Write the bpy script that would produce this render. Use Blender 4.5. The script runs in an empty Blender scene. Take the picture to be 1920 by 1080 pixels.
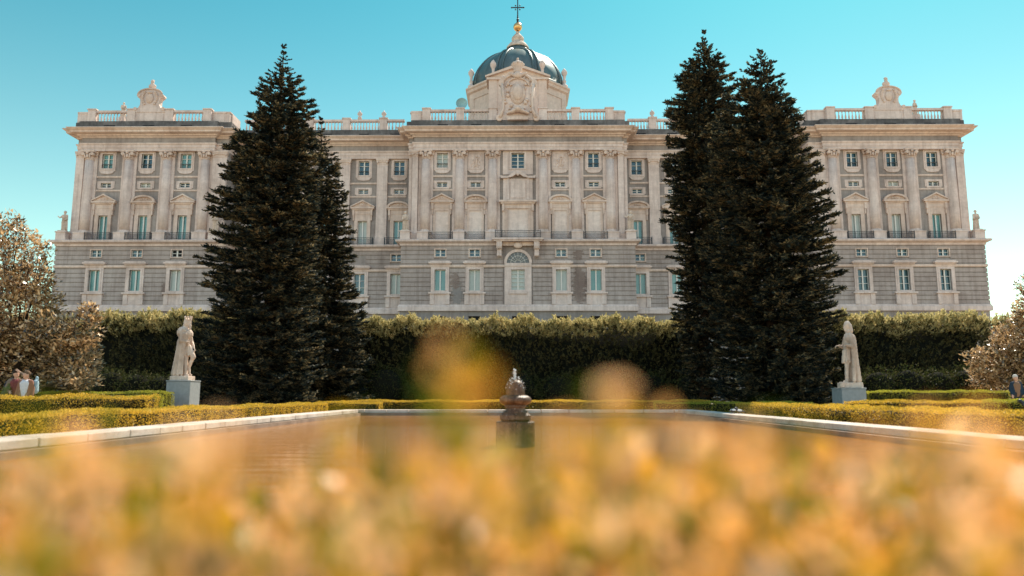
import bpy, bmesh, math, random
import numpy as np
from mathutils import Vector, Matrix, Euler
random.seed(7); RNG = np.random.default_rng(7)
S = bpy.context.scene; C = S.collection
PI = math.pi
# ---------------------------------------------------------------- camera numbers
F = 1400.0; HC = 0.85
TH = math.atan(202 / F); PS = math.atan(11.5 * math.cos(TH) / F)
def at(px, py, Y):
    u = (px - 960) / F; v = (540 - py) / F; c, s = math.cos, math.sin
    dx = -s(PS) * c(TH) + u * c(PS) + v * s(PS) * s(TH)
    dy = c(PS) * c(TH) + u * s(PS) - v * c(PS) * s(TH)
    dz = s(TH) + v * c(TH)
    t = Y / dy
    return t * dx, HC + t * dz
# ---------------------------------------------------------------- materials
def mat(name, rough=0.8, spec=0.3):
    m = bpy.data.materials.new(name); m.use_nodes = True
    nt = m.node_tree; b = nt.nodes['Principled BSDF']
    b.inputs['Roughness'].default_value = rough
    b.inputs['Specular IOR Level'].default_value = spec
    return m, nt, b
def N(nt, t, **kw):
    n = nt.nodes.new(t)
    for k, v in kw.items():
        if k in n.inputs: n.inputs[k].default_value = v
        else: setattr(n, k, v)
    return n
def ramp(nt, fac, stops):
    r = nt.nodes.new('ShaderNodeValToRGB'); e = r.color_ramp.elements
    while len(e) > len(stops): e.remove(e[-1])
    while len(e) < len(stops): e.new(0.5)
    for i, (p, c) in enumerate(stops):
        e[i].position = p; e[i].color = (*c, 1) if len(c) == 3 else c
    nt.links.new(fac, r.inputs[0]); return r.outputs[0]
def mix(nt, fac, a, b, mode='MIX'):
    m = nt.nodes.new('ShaderNodeMix'); m.data_type = 'RGBA'; m.blend_type = mode
    for s, v in ((m.inputs['Factor'], fac), (m.inputs[6], a), (m.inputs[7], b)):
        if hasattr(v, 'links'): nt.links.new(v, s)
        elif isinstance(v, (int, float)): s.default_value = v
        else: s.default_value = (*v, 1)
    return m.outputs[2]
def noise(nt, scale, detail=5, vec=None, rough=0.6, w=None):
    n = N(nt, 'ShaderNodeTexNoise', Scale=scale, Detail=detail, Roughness=rough)
    if vec is not None: nt.links.new(vec, n.inputs['Vector'])
    return n.outputs['Fac']
def objcoord(nt, sc=(1, 1, 1)):
    t = nt.nodes.new('ShaderNodeTexCoord'); m = nt.nodes.new('ShaderNodeMapping')
    m.inputs['Scale'].default_value = sc
    nt.links.new(t.outputs['Object'], m.inputs['Vector']); return m.outputs[0]
def bump(nt, b, h, strength=0.3, dist=0.05):
    n = N(nt, 'ShaderNodeBump', Strength=strength, Distance=dist)
    nt.links.new(h, n.inputs['Height']); nt.links.new(n.outputs[0], b.inputs['Normal'])
def stone(name, c1, c2, c3, big=0.18, fine=1.6, streak=0.5, rough=0.85, block=None, patch=None):
    m, nt, b = mat(name, rough, 0.2)
    v = objcoord(nt)
    col = ramp(nt, noise(nt, big, 6, v), [(0.32, c1), (0.52, c2), (0.72, c3)])
    f = ramp(nt, noise(nt, fine, 6, v, 0.7), [(0.3, (0.82, 0.80, 0.79)), (0.7, (1.1, 1.08, 1.06))])
    col = mix(nt, 0.9, col, f, 'MULTIPLY')
    if streak:
        vs = objcoord(nt, (1.6, 1.6, 0.12))
        s = ramp(nt, noise(nt, 1.0, 5, vs, 0.7), [(.46, (1, 1, 1)), (.66, (.58, .55, .54))])
        col = mix(nt, streak, col, s, 'MULTIPLY')
    if block:
        vb = objcoord(nt, (1, 1, 1)); sw = nt.nodes.new('ShaderNodeSeparateXYZ'); cb = nt.nodes.new('ShaderNodeCombineXYZ')
        nt.links.new(vb, sw.inputs[0]); nt.links.new(sw.outputs[0], cb.inputs[0]); nt.links.new(sw.outputs[2], cb.inputs[1])
        br = N(nt, 'ShaderNodeTexBrick', Scale=1.0); br.inputs['Brick Width'].default_value = block[0]
        br.inputs['Row Height'].default_value = block[1]; br.inputs['Mortar Size'].default_value = 0.015
        br.inputs['Color1'].default_value = (1, 1, 1, 1); br.inputs['Color2'].default_value = (.88, .87, .87, 1); br.inputs['Mortar'].default_value = (.7, .68, .66, 1)
        nt.links.new(cb.outputs[0], br.inputs['Vector'])
        col = mix(nt, block[2], col, br.outputs['Color'], 'MULTIPLY')
    nt.links.new(col, b.inputs['Base Color'])
    bump(nt, b, noise(nt, fine * 3, 6, v, 0.7), 0.25, 0.05)
    return m
def plain(name, c, rough=0.6, spec=0.4, metal=0, var=0.25, sc=3, bmp=0.0):
    m, nt, b = mat(name, rough, spec); v = objcoord(nt)
    col = mix(nt, noise(nt, sc, 5, v), tuple(x * (1 - var) for x in c), tuple(min(1, x * (1 + var)) for x in c))
    nt.links.new(col, b.inputs['Base Color']); b.inputs['Metallic'].default_value = metal
    if bmp: bump(nt, b, noise(nt, sc * 4, 6, v), bmp, 0.02)
    return m
def leafmat(name, stops, rough=0.5, spec=0.5, trans=0.35, nscale=0.5, tint=None):
    m, nt, b = mat(name, rough, spec)
    g = nt.nodes.new('ShaderNodeNewGeometry')
    v = objcoord(nt)
    n1 = noise(nt, nscale, 4, v)
    a = nt.nodes.new('ShaderNodeMath'); a.operation = 'MULTIPLY_ADD'; nt.links.new(n1, a.inputs[0]); a.inputs[1].default_value = 0.75; 
    s = nt.nodes.new('ShaderNodeMath'); s.operation = 'MULTIPLY'; nt.links.new(g.outputs['Random Per Island'], s.inputs[0]); s.inputs[1].default_value = 0.5
    nt.links.new(s.outputs[0], a.inputs[2])
    col = ramp(nt, a.outputs[0], stops)
    nt.links.new(col, b.inputs['Base Color'])
    if trans:
        t = nt.nodes.new('ShaderNodeBsdfTranslucent'); nt.links.new(col, t.inputs[0])
        x = nt.nodes.new('ShaderNodeMixShader'); x.inputs[0].default_value = trans
        nt.links.new(b.outputs[0], x.inputs[1]); nt.links.new(t.outputs[0], x.inputs[2])
        nt.links.new(x.outputs[0], nt.nodes['Material Output'].inputs[0])
    return m
LIGHT = stone('pale_limestone', (.56, .43, .375), (.70, .555, .495), (.77, .635, .575), block=(1.6, .8, .5), streak=.5)
TRIM = stone('warm_limestone_trim', (.54, .39, .32), (.67, .51, .43), (.74, .59, .51), streak=.5)
GREY = stone('grey_granite', (.26, .21, .19), (.34, .285, .26), (.40, .345, .315), block=(1.9, .72, .6))
RUST = stone('rusticated_granite', (.30, .235, .21), (.41, .335, .305), (.48, .405, .37), streak=.6, block=(2.1, .72, .45))
BRICK = stone('exposed_brick', (.20, .14, .12), (.29, .22, .19), (.36, .295, .265), fine=3, block=(.5, .16, .8))
REND = stone('patched_render', (.22, .19, .175), (.27, .235, .22), (.32, .285, .27), fine=2.5)
DARKST = stone('weathered_dark_stone', (.085, .075, .075), (.14, .125, .12), (.24, .21, .20), big=.4)
DRUM = stone('pink_render', (.60, .45, .37), (.66, .51, .43), (.70, .56, .48), streak=.25)
BLANK = stone('whitewashed_panel', (.66, .52, .455), (.74, .60, .535), (.80, .67, .60), streak=.3, block=(2.6, 1.5, .3))
FRAME = plain('white_window_paint', (.68, .62, .56), .5, var=.1)
CURT_T = plain('teal_blind', (.12, .265, .25), .22, .7, var=.45, sc=.35)
FANG = plain('dusty_fan_glass', (.13, .13, .13), .4, .4)
CURT_D = plain('dark_glass', (.012, .05, .058), .08, .8, var=.5, sc=.8)
CURT_W = plain('net_curtain', (.42, .44, .40), .3, .5, var=.2, sc=.6)
VOID = plain('dark_interior', (.010, .010, .012), .6, .2)
IRON = plain('black_wrought_iron', (.025, .028, .035), .5, .4)
LEAD = None
def leadmat():
    m, nt, b = mat('blue_grey_lead', .38, .5); v = objcoord(nt, (1, 1, .4))
    col = ramp(nt, noise(nt, .8, 6, v), [(.3, (.07, .095, .095)), (.6, (.12, .15, .145)), (.8, (.22, .25, .235))])
    nt.links.new(col, b.inputs['Base Color']); b.inputs['Metallic'].default_value = .35
    bump(nt, b, noise(nt, 3, 4, v), .15, .05); return m
LEAD = leadmat()
GOLD = plain('gilded_bronze', (.75, .42, .16), .32, .5, .8, .15)
MARBLE = stone('statue_limestone', (.42, .31, .24), (.66, .51, .41), (.76, .62, .52), big=.9, fine=5, streak=.5)
PEDST = plain('grey_granite_pedestal', (.24, .25, .25), .6, .3, var=.3, sc=6, bmp=.15)
COPING = stone('pool_coping_stone', (.40, .33, .275), (.53, .455, .395), (.63, .555, .485), big=1.2, fine=6, streak=0)
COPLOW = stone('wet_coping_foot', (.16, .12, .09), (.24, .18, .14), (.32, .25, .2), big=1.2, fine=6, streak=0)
FOUNT = None
def fountmat():
    m, nt, b = mat('wet_brown_stone', .42, .3); v = objcoord(nt)
    col = ramp(nt, noise(nt, 9, 8, v, .75), [(.3, (.05, .024, .012)), (.5, (.14, .07, .036)), (.72, (.32, .19, .12))])
    vs = objcoord(nt, (22, 22, 1.2)); s = ramp(nt, noise(nt, 1, 4, vs), [(.42, (.45, .4, .36)), (.6, (1, 1, 1))])
    nt.links.new(mix(nt, .7, col, s, 'MULTIPLY'), b.inputs['Base Color'])
    bump(nt, b, noise(nt, 60, 6, v, .8), .5, .01); return m
FOUNT = fountmat()
BARK = plain('brown_bark', (.06, .038, .025), .9, .1, var=.5, sc=8, bmp=.6)
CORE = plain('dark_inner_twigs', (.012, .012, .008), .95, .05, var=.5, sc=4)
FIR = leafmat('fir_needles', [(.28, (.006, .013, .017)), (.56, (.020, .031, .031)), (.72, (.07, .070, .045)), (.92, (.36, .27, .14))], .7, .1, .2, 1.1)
CYP = leafmat('sunlit_cypress_spray', [(.25, (.14, .13, .04)), (.5, (.38, .32, .13)), (.8, (.62, .50, .24))], .7, .15, .38, .7)  # paler new growth, with the sun on the hedge tops put into its colour
CYPD = leafmat('shaded_cypress_face', [(.25, (.018, .02, .01)), (.5, (.05, .048, .02)), (.8, (.13, .11, .045))], .7, .12, .2, .9)  # same foliage darkened: shade of the hedge faces put into the colour
BUSH = leafmat('laurel_leaves', [(.2, (.02, .03, .008)), (.6, (.05, .06, .015)), (.9, (.10, .08, .03))], .65, .15, .3, .8)
BOXO = leafmat('golden_box_leaves', [(.2, (.10, .08, .01)), (.5, (.46, .29, .02)), (.8, (.82, .50, .06))], .5, .35, .4, .9)
BOXG = leafmat('green_box_leaves', [(.2, (.05, .06, .01)), (.5, (.26, .25, .02)), (.8, (.55, .48, .05))], .5, .35, .4, .9)
NEAR = leafmat('autumn_box_leaves', [(.43, (.02, .045, .001)), (.53, (.20, .22, .002)), (.60, (.62, .32, .004)), (.69, (.90, .37, .05)), (.84, (.98, .58, .30))], .42, .45, .5, 10)
MAGN = leafmat('glossy_bronze_leaves', [(.36, (.03, .018, .007)), (.52, (.21, .12, .04)), (.78, (.76, .50, .26))], .24, 1.0, .3, 1.2)
# ---------------------------------------------------------------- mesh builder
W = {}
class MB:
    def __init__(s): s.v = []; s.f = []; s.sm = set()
    def quad(s, *p):
        i = len(s.v); s.v += p; s.f.append(tuple(range(i, i + len(p))))
    def box(s, x0, x1, y0, y1, z0, z1):
        if x1 < x0: x0, x1 = x1, x0
        i = len(s.v)
        s.v += [(x0, y0, z0), (x1, y0, z0), (x1, y1, z0), (x0, y1, z0), (x0, y0, z1), (x1, y0, z1), (x1, y1, z1), (x0, y1, z1)]
        s.f += [(i, i + 3, i + 2, i + 1), (i + 4, i + 5, i + 6, i + 7), (i, i + 1, i + 5, i + 4), (i + 1, i + 2, i + 6, i + 5), (i + 2, i + 3, i + 7, i + 6), (i + 3, i, i + 4, i + 7)]
        return s
    def prism(s, poly, y0, y1):          # poly in xz, extruded along y
        n = len(poly); i = len(s.v)
        s.v += [(x, y0, z) for x, z in poly] + [(x, y1, z) for x, z in poly]
        s.f += [tuple(range(i, i + n)), tuple(range(i + 2 * n - 1, i + n - 1, -1))]
        s.f += [(i + k, i + n + k, i + n + (k + 1) % n, i + (k + 1) % n) for k in range(n)]
        return s
    def lathe(s, prof, cx, cy, n=16, smooth=True, rot=0, sq=1):
        i = len(s.v); m = len(prof)
        for r, z in prof:
            for k in range(n):
                a = 2 * PI * k / n + rot
                s.v.append((cx + r * math.cos(a), cy + r * math.sin(a), z))
        for j in range(m - 1):
            for k in range(n):
                q = (i + j * n + k, i + j * n + (k + 1) % n, i + (j + 1) * n + (k + 1) % n, i + (j + 1) * n + k)
                if smooth: s.sm.add(len(s.f))
                s.f.append(q)
        s.f.append(tuple(range(i + n - 1, i - 1, -1))); s.f.append(tuple(range(i + (m - 1) * n, i + m * n)))
        return s
    def tube(s, pts, rads, n=8):
        pts = [Vector(p) for p in pts]; i = len(s.v); m = len(pts)
        for j, p in enumerate(pts):
            d = (pts[min(j + 1, m - 1)] - pts[max(j - 1, 0)]).normalized()
            a = d.orthogonal().normalized() if j == 0 else (a - d * a.dot(d)).normalized()
            b = d.cross(a); r = rads[j] if hasattr(rads, '__len__') else rads
            for k in range(n):
                t = 2 * PI * k / n; s.v.append(tuple(p + (a * math.cos(t) + b * math.sin(t)) * r))
        for j in range(m - 1):
            for k in range(n):
                s.sm.add(len(s.f)); s.f.append((i + j * n + k, i + j * n + (k + 1) % n, i + (j + 1) * n + (k + 1) % n, i + (j + 1) * n + k))
        s.f.append(tuple(range(i + n - 1, i - 1, -1))); s.f.append(tuple(range(i + (m - 1) * n, i + m * n)))
        return s
    def ball(s, c, r, n=10, m=7):
        r = (r, r, r) if not hasattr(r, '__len__') else r; i = len(s.v)
        s.v.append((c[0], c[1], c[2] - r[2]))
        for j in range(1, m):
            p = -PI / 2 + PI * j / m
            for k in range(n):
                a = 2 * PI * k / n; s.v.append((c[0] + r[0] * math.cos(p) * math.cos(a), c[1] + r[1] * math.cos(p) * math.sin(a), c[2] + r[2] * math.sin(p)))
        s.v.append((c[0], c[1], c[2] + r[2])); t = len(s.v) - 1
        def F_(q): s.sm.add(len(s.f)); s.f.append(q)
        for k in range(n):
            F_((i, i + 1 + (k + 1) % n, i + 1 + k)); F_((t, t - n + k, t - n + (k + 1) % n))
        for j in range(m - 2):
            for k in range(n):
                b0 = i + 1 + j * n; F_((b0 + k, b0 + (k + 1) % n, b0 + n + (k + 1) % n, b0 + n + k))
        return s
    def caps(s, a, b, ra, rb, n=10):     # capsule of two radii
        a = Vector(a); b = Vector(b); d = (b - a); L = d.length; d = d.normalized() if L > 1e-6 else Vector((0, 0, 1)); P = []; R = []
        for k in range(5):
            t = PI / 2 * k / 5; P.append(a - d * ra * math.cos(t)); R.append(max(ra * math.sin(t), ra * .08))
        P.append(a); R.append(ra); P.append(b); R.append(rb)
        for k in range(1, 6):
            t = PI / 2 * k / 5; P.append(b + d * rb * math.sin(t)); R.append(max(rb * math.cos(t), rb * .08))
        return s.tube(P, R, n)
    def sweep(s, prof, path):            # closed (offset, z) profile along an open xy path, mitred
        n = len(prof); i = len(s.v); P = [Vector(p) for p in path]
        for j, p in enumerate(P):
            d0 = (P[j] - P[j - 1]).normalized() if j else (P[1] - P[0]).normalized()
            d1 = (P[j + 1] - P[j]).normalized() if j < len(P) - 1 else d0
            n0 = Vector((d0.y, -d0.x)); n1 = Vector((d1.y, -d1.x)); m = (n0 + n1); m = m / max(m.dot(n0), .2)
            for o, z in prof: s.v.append((p.x + m.x * o, p.y + m.y * o, z))
        for j in range(len(P) - 1):
            for k in range(n):
                s.f.append((i + j * n + k, i + (j + 1) * n + k, i + (j + 1) * n + (k + 1) % n, i + j * n + (k + 1) % n))
        s.f.append(tuple(range(i, i + n))); s.f.append(tuple(range(i + len(P) * n - 1, i + (len(P) - 1) * n - 1, -1)))
        return s
    def add(s, o):
        i = len(s.v); j = len(s.f); s.v += o.v; s.f += [tuple(k + i for k in f) for f in o.f]; s.sm |= {j + k for k in o.sm}; return s
    def xf(s, fn): s.v = [tuple(fn(Vector(p))) for p in s.v]; return s
def props(o, label=None, cat=None, group=None, kind=None):
    if label: o['label'] = label
    if cat: o['category'] = cat
    if group: o['group'] = group
    if kind: o['kind'] = kind
    return o
def link(name, me, parent=None, loc=(0, 0, 0)):
    o = bpy.data.objects.new(name, me); C.objects.link(o)
    if parent is not None: o.parent = parent; W[o.name] = W[parent.name]
    else: o.location = loc; W[o.name] = Vector(loc)
    return o
def build(name, mb, m, parent=None, loc=(0, 0, 0), label=None, cat=None, group=None, kind=None, smooth=False):
    base = W[parent.name] if parent is not None else Vector(loc)
    me = bpy.data.meshes.new(name)
    me.from_pydata([(x - base.x, y - base.y, z - base.z) for x, y, z in mb.v], [], mb.f)
    for q in (m if isinstance(m, (list, tuple)) else [m]): me.materials.append(q)
    if smooth: me.shade_smooth()
    elif mb.sm: me.polygons.foreach_set('use_smooth', [k in mb.sm for k in range(len(me.polygons))])
    me.update()
    return props(link(name, me, parent, loc), label, cat, group, kind)
def empty(name, loc, label, cat, group=None):
    o = bpy.data.objects.new(name, None); C.objects.link(o); o.location = loc; W[o.name] = Vector(loc); o.empty_display_size = .3
    return props(o, label, cat, group)
def quads_mesh(name, V, m, parent=None, loc=(0, 0, 0), extra=None, smooth=False):   # V: (n,4,3) array
    base = np.array(W[parent.name] if parent is not None else loc); V = V - base
    n = len(V); v = V.reshape(-1, 3); me = bpy.data.meshes.new(name)
    ev = []; ef = []
    if extra is not None:
        ev = np.array(extra.v) - base; ef = extra.f
    nv = len(v) + len(ev); ne = sum(len(f) for f in ef)
    me.vertices.add(nv); me.loops.add(4 * n + ne); me.polygons.add(n + len(ef))
    me.vertices.foreach_set('co', np.concatenate([v.ravel(), np.array(ev).ravel()]).astype(np.float32))
    lp = list(range(0)); el = [k + 4 * n for f in ef for k in f]
    me.loops.foreach_set('vertex_index', np.concatenate([np.arange(4 * n), np.array(el, dtype=int)]).astype(np.int32))
    st = np.arange(n) * 4; es = []; c = 4 * n
    for f in ef: es.append(c); c += len(f)
    me.polygons.foreach_set('loop_start', np.concatenate([st, np.array(es, dtype=int)]).astype(np.int32))
    for q in (m if isinstance(m, (list, tuple)) else [m]): me.materials.append(q)
    if ef: me.polygons.foreach_set('material_index', np.concatenate([np.zeros(n), np.ones(len(ef))]).astype(np.int32))
    me.update(calc_edges=True); me.validate()
    return link(name, me, parent, loc)
def unit(a): return a / np.maximum(np.linalg.norm(a, axis=-1, keepdims=True), 1e-9)
def diamonds(base, d, length, width, wide_at=.45, side=None):
    n = len(base); d = unit(d)
    if side is None: side = RNG.normal(size=(n, 3))
    sd = unit(np.cross(d, side)); L = np.reshape(length, (-1, 1)); w = np.reshape(width, (-1, 1))
    mid = base + d * L * wide_at
    return np.stack([base, mid + sd * w * .5, base + d * L, mid - sd * w * .5], 1)
# ================================================================ PALACE
palace = empty('palace', (0, 112, 0), 'long pale stone palace with columned wings, balustrades and a central lead dome', 'palace')
def P(name, mb, m, parent=palace, **k): return build(name, mb, m, parent, **k)
# outline of the building, left to right (outward = towards the garden)
half_lo = [(-70.9, 150), (-70.9, 112.0), (-44.9, 112.0), (-44.9, 116.0), (-17.9, 116.0), (-17.9, 112.0)]
half_up = [(-69.5, 150), (-69.5, 113.1), (-68.6, 113.1), (-68.6, 112.5), (-47.6, 112.5), (-47.6, 113.1), (-45.6, 113.1), (-45.6, 116.7), (-17.1, 116.7), (-17.1, 113.1), (-16.3, 113.1), (-16.3, 112.5)]
mir = lambda p: p + [(-x, y) for x, y in reversed(p)]
LO, UP = mir(half_lo), mir(half_up)
# body (solid core behind the faces)
b = MB()
b.box(-70.2, 70.2, 117.6, 149.9, 0, 24.2); b.box(-70.2, -45.5, 113.0, 117.7, 0, 24.2); b.box(45.5, 70.2, 113.0, 117.7, 0, 24.2); b.box(-17.2, 17.2, 113.0, 117.7, 0, 24.2)
b.box(-69.3, 69.3, 118.3, 149.7, 24.2, 42.2); b.box(-69.3, -46.2, 114.2, 118.4, 24.2, 42.2); b.box(46.2, 69.3, 114.2, 118.4, 24.2, 42.2); b.box(-16.8, 16.8, 114.2, 118.4, 24.2, 42.2)
P('building_core', b, GREY)
b = MB(); b.prism([(-66, 43.2), (66, 43.2), (60, 44.6), (-60, 44.6)], 120, 146); P('roof', b, DARKST)
def grid(mb, x0, x1, z0, z1, y0, y1, holes):
    xs = sorted({x0, x1, *[h[0] for h in holes], *[h[1] for h in holes]}); zs = sorted({z0, z1, *[h[2] for h in holes], *[h[3] for h in holes]})
    xs = [x for x in xs if x0 <= x <= x1]; zs = [z for z in zs if z0 <= z <= z1]
    for a, c in zip(zs, zs[1:]):
        run = None
        for p, q in zip(xs, xs[1:]):
            mx, mz = (p + q) / 2, (a + c) / 2
            solid = not any(h[0] < mx < h[1] and h[2] < mz < h[3] for h in holes)
            if solid: run = (run[0], q) if run else (p, q)
            if run and (not solid or q == xs[-1]): mb.box(run[0], run[1], y0, y1, a, c); run = None
# sections: (x0,x1 lower), (x0,x1 upper), lower face Y, upper face Y, bays
GW = (16.6, 19.85, .85); LM = (21.86, 23.0, .8); DR = (24.45, 28.65, .72); UM = (33.15, 33.9, .8); TW = (36.24, 38.6, .86)
secs = []
for s in (-1, 1):
    secs.append(dict(n='wing_wall', lo=(44.9, 70.9), up=(45.6, 69.5), yl=112.0, yu=113.2, bays=[52.25, 58.42, 64.65], s=s, k='wing'))
    secs.append(dict(n='connecting_wall', lo=(17.9, 44.9), up=(17.1, 45.6), yl=116.0, yu=117.2, bays=[19.25, 25.0, 31.0, 36.9, 42.7], s=s, k='rec'))
secs.append(dict(n='central_wall', lo=(-17.9, 17.9), up=(-17.1, 17.1), yl=112.0, yu=113.2, bays=[-11.85, -6.6, 0, 6.6, 11.85], s=1, k='cen'))
def glazing(win, cx, z0, z1, hw, y, look, cols=2, rows=2):
    f = MB(); t = .09; yb = y + .12
    f.box(cx - hw, cx - hw + t, y, yb, z0, z1); f.box(cx + hw - t, cx + hw, y, yb, z0, z1)
    f.box(cx - hw + t, cx + hw - t, y, yb, z0, z0 + t); f.box(cx - hw + t, cx + hw - t, y, yb, z1 - t, z1)
    if cols == 2: f.box(cx - .1, cx + .1, y - .01, yb, z0 + t, z1 - t)
    for r in range(1, rows):
        zz = z0 + (z1 - z0) * r / rows
        for sg in (-1, 1): f.box(cx + sg * .1, cx + sg * (hw - t), y + .03, yb, zz - .035, zz + .035)
    P('frame', f, FRAME, win)
    pn = MB(); pr_ = random.Random(int(cx * 31 + z0 * 17))
    for a_, c_ in (((cx - hw, cx), (cx, cx + hw)) if cols == 2 else ((cx - hw, cx + hw),)):
        y1_, y2_, y3_, y4_ = [yb + .06 + pr_.uniform(-.03, .03) for _ in range(4)]; pn.quad((a_, y1_, z0), (c_, y2_, z0), (c_, y3_, z1)); pn.quad((a_, y1_, z0), (c_, y3_, z1), (a_, y4_, z1))
    P('pane', pn, look, win)
rnd = random.Random(3)
def pick(*w): return rnd.choices([CURT_T, CURT_D, CURT_W, VOID], w)[0]
door_i = 0
for sc in secs:
    s, kd = sc['s'], sc['k']; yl, yu = sc['yl'], sc['yu']
    X = lambda a: (s * a[0], s * a[1]) if s > 0 else (-a[1], -a[0])
    l0, l1 = X(sc['lo']); u0, u1 = X(sc['up']); bays = sorted(s * x for x in sc['bays'])
    holes_l = []; holes_u = []; hr = []
    for bx in bays:
        mid = kd == 'cen' and bx == 0
        if mid:
            holes_l += [(bx - 1.05, bx + 1.05, 16.7, 19.85)]; hr += [(-2.3, 2.3, 14.4, 23.4)]
            holes_u += [(-1.03, 1.03, 36.1, 38.6)]
        else:
            blind = kd == 'rec' and abs(abs(bx) - 25) < .1
            holes_l.append((bx - GW[2], bx + GW[2], GW[0], GW[1])); hr.append((bx - 1.4, bx + 1.4, 14.4, 20.6))
            if not blind: holes_l.append((bx - LM[2], bx + LM[2], LM[0], LM[1]))
            hr.append((bx - .95, bx + .95, LM[0] - .12, LM[1] + .12))
            rel = kd == 'cen' and abs(bx) < 7
            if not rel: holes_u.append((bx - TW[2], bx + TW[2], TW[0], TW[1]))
            holes_u.append((bx - UM[2], bx + UM[2], UM[0], UM[1]))
            if kd != 'cen': holes_u.append((bx - DR[2], bx + DR[2], DR[0], DR[1]))
    b = MB(); cel = [(bx - .9, bx + .9, 10.6, 12.75) for bx in bays]
    grid(b, l0, l1, 14.3, 24.2, yl + .12, yl + 1.2, holes_l); w = P(sc['n'], b, GREY)
    b = MB(); grid(b, l0, l1, 0, 14.3, yl + .12, yl + 1.2, cel)
    for c in cel: b.box(c[0] + .003, c[1] - .003, yl + .8, yl + .9, c[2], c[3])
    P('basement_wall', b, REND if kd == 'cen' else GREY)
    for c in cel: P('basement_window', MB().box(c[0] + .01, c[1] - .01, yl + .7, yl + .78, c[2] + .01, c[3] - .01), VOID, w)
    b = MB(); z = 14.5                                        # rusticated courses
    while z < 23.5:
        z1 = min(z + .58, 23.6)
        for zz0, zz1 in ((z, z1),):
            hs = [h for h in hr if h[2] < (z + z1) / 2 < h[3]]
            xs = [l0] + sorted([c for h in hs for c in h[:2]]) + [l1]
            m_ = [(xs[k], xs[k + 1]) for k in range(0, len(xs), 2)]
            for p, q in m_:
                if q > p:
                    # random joints within the course
                    b.box(p, q, yl, yl + .14, z, z1)
            if kd == 'wing':
                ox = l0 if s < 0 else l1
                b.box(ox - s * .001, ox + s * .13, yl, 149.5, z, z1)
        z += .70
    P('rusticated_courses', b, RUST, w)
    b = MB(); grid(b, u0, u1, 24.4, 38.95, yu, yu + .9, holes_u); wu = P('upper_wall', b, GREY)
    # windows
    for bi, bx in enumerate(bays):
        mid = kd == 'cen' and bx == 0
        y = yl
        if mid:
            m_ = MB(); grid(m_, -2.05, 2.05, 14.5, 20.85, y - .12, y + .2, [(-1.05, 1.05, 16.7, 19.85)])
            m_.box(-1.35, 1.35, y - .3, y - .12, 16.1, 16.5); m_.box(-.95, .95, y - .17, y - .12, 14.9, 15.9)
            R1, R2 = 1.72, 2.15; n = 14
            for k in range(n):
                a0, a1 = PI * k / n, PI * (k + 1) / n
                m_.prism([(R1 * math.cos(a0), 20.85 + R1 * math.sin(a0)), (R2 * math.cos(a0), 20.85 + R2 * math.sin(a0)), (R2 * math.cos(a1), 20.85 + R2 * math.sin(a1)), (R1 * math.cos(a1), 20.85 + R1 * math.sin(a1))], y - .15, y + .2)
            win = P('arched_doorway', m_, LIGHT); glazing(win, 0, 16.7, 19.85, 1.05, y + .25, CURT_W, rows=5)
            fan = MB(); fan.prism([(R1 * math.cos(PI * k / 20), 20.87 + R1 * math.sin(PI * k / 20)) for k in range(21)], y + .04, y + .08); P('fanlight', fan, FANG, win)
            fb = MB()
            for k in range(1, 8):
                a = PI * k / 8; fb.tube([(0.4 * math.cos(a), y + .02, 20.87 + .4 * math.sin(a)), (1.7 * math.cos(a), y + .02, 20.87 + 1.7 * math.sin(a))], .035, 4)
            for r in (.45, 1.1): fb.tube([(r * math.cos(PI * k / 12), y + .02, 20.87 + r * math.sin(PI * k / 12)) for k in range(13)], .035, 4)
            P('fanlight_bars', fb, FRAME, win)
        else:
            m_ = MB(); o, f_ = GW[2], 1.38       # ground floor window surround
            grid(m_, bx - f_, bx + f_, 16.35, 20.6, y - .12, y + .3, [(bx - o, bx + o, GW[0], GW[1])])
            grid(m_, bx - o - .28, bx + o + .28, 16.6, 20.1, y - .18, y - .12, [(bx - o, bx + o, GW[0], GW[1])])
            m_.box(bx - 1.75, bx + 1.75, y - .55, y + .1, 20.75, 21.0); m_.box(bx - 1.6, bx + 1.6, y - .35, y + .1, 20.6, 20.75); m_.box(bx - 1.5, bx + 1.5, y - .45, y + .1, 21.0, 21.15)
            m_.box(bx - 1.7, bx + 1.7, y - .45, y + .1, 16.1, 16.35); m_.box(bx - 1.5, bx - .85, y - .25, y + .1, 14.5, 16.1); m_.box(bx + .85, bx + 1.5, y - .25, y + .1, 14.5, 16.1); m_.box(bx - .85, bx + .85, y - .1, y + .1, 14.5, 16.1)
            win = P('window', m_, LIGHT)
            if kd == 'wing' and s > 0: look = CURT_D
            elif kd == 'wing': look = [CURT_T, CURT_T, CURT_W][bi]
            elif kd == 'cen': look = {0: CURT_T, 1: CURT_W, 3: CURT_W, 4: CURT_T}[bi]
            else: look = pick(3, 2, 3, 0)
            glazing(win, bx, GW[0], GW[1], o, y + .28, look, rows=3 if look is CURT_D else 1)
            if not (kd == 'rec' and abs(abs(bx) - 25) < .1):
                m_ = MB(); grid(m_, bx - .95, bx + .95, LM[0] - .12, LM[1] + .12, y - .05, y + .3, [(bx - LM[2], bx + LM[2], LM[0], LM[1])])
                win = P('mezzanine_window', m_, TRIM); glazing(win, bx, LM[0], LM[1], LM[2], y + .2, VOID if (kd == 'wing' and s < 0 and bi == 2) else CURT_D)
        # upper levels
        y = yu
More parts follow.
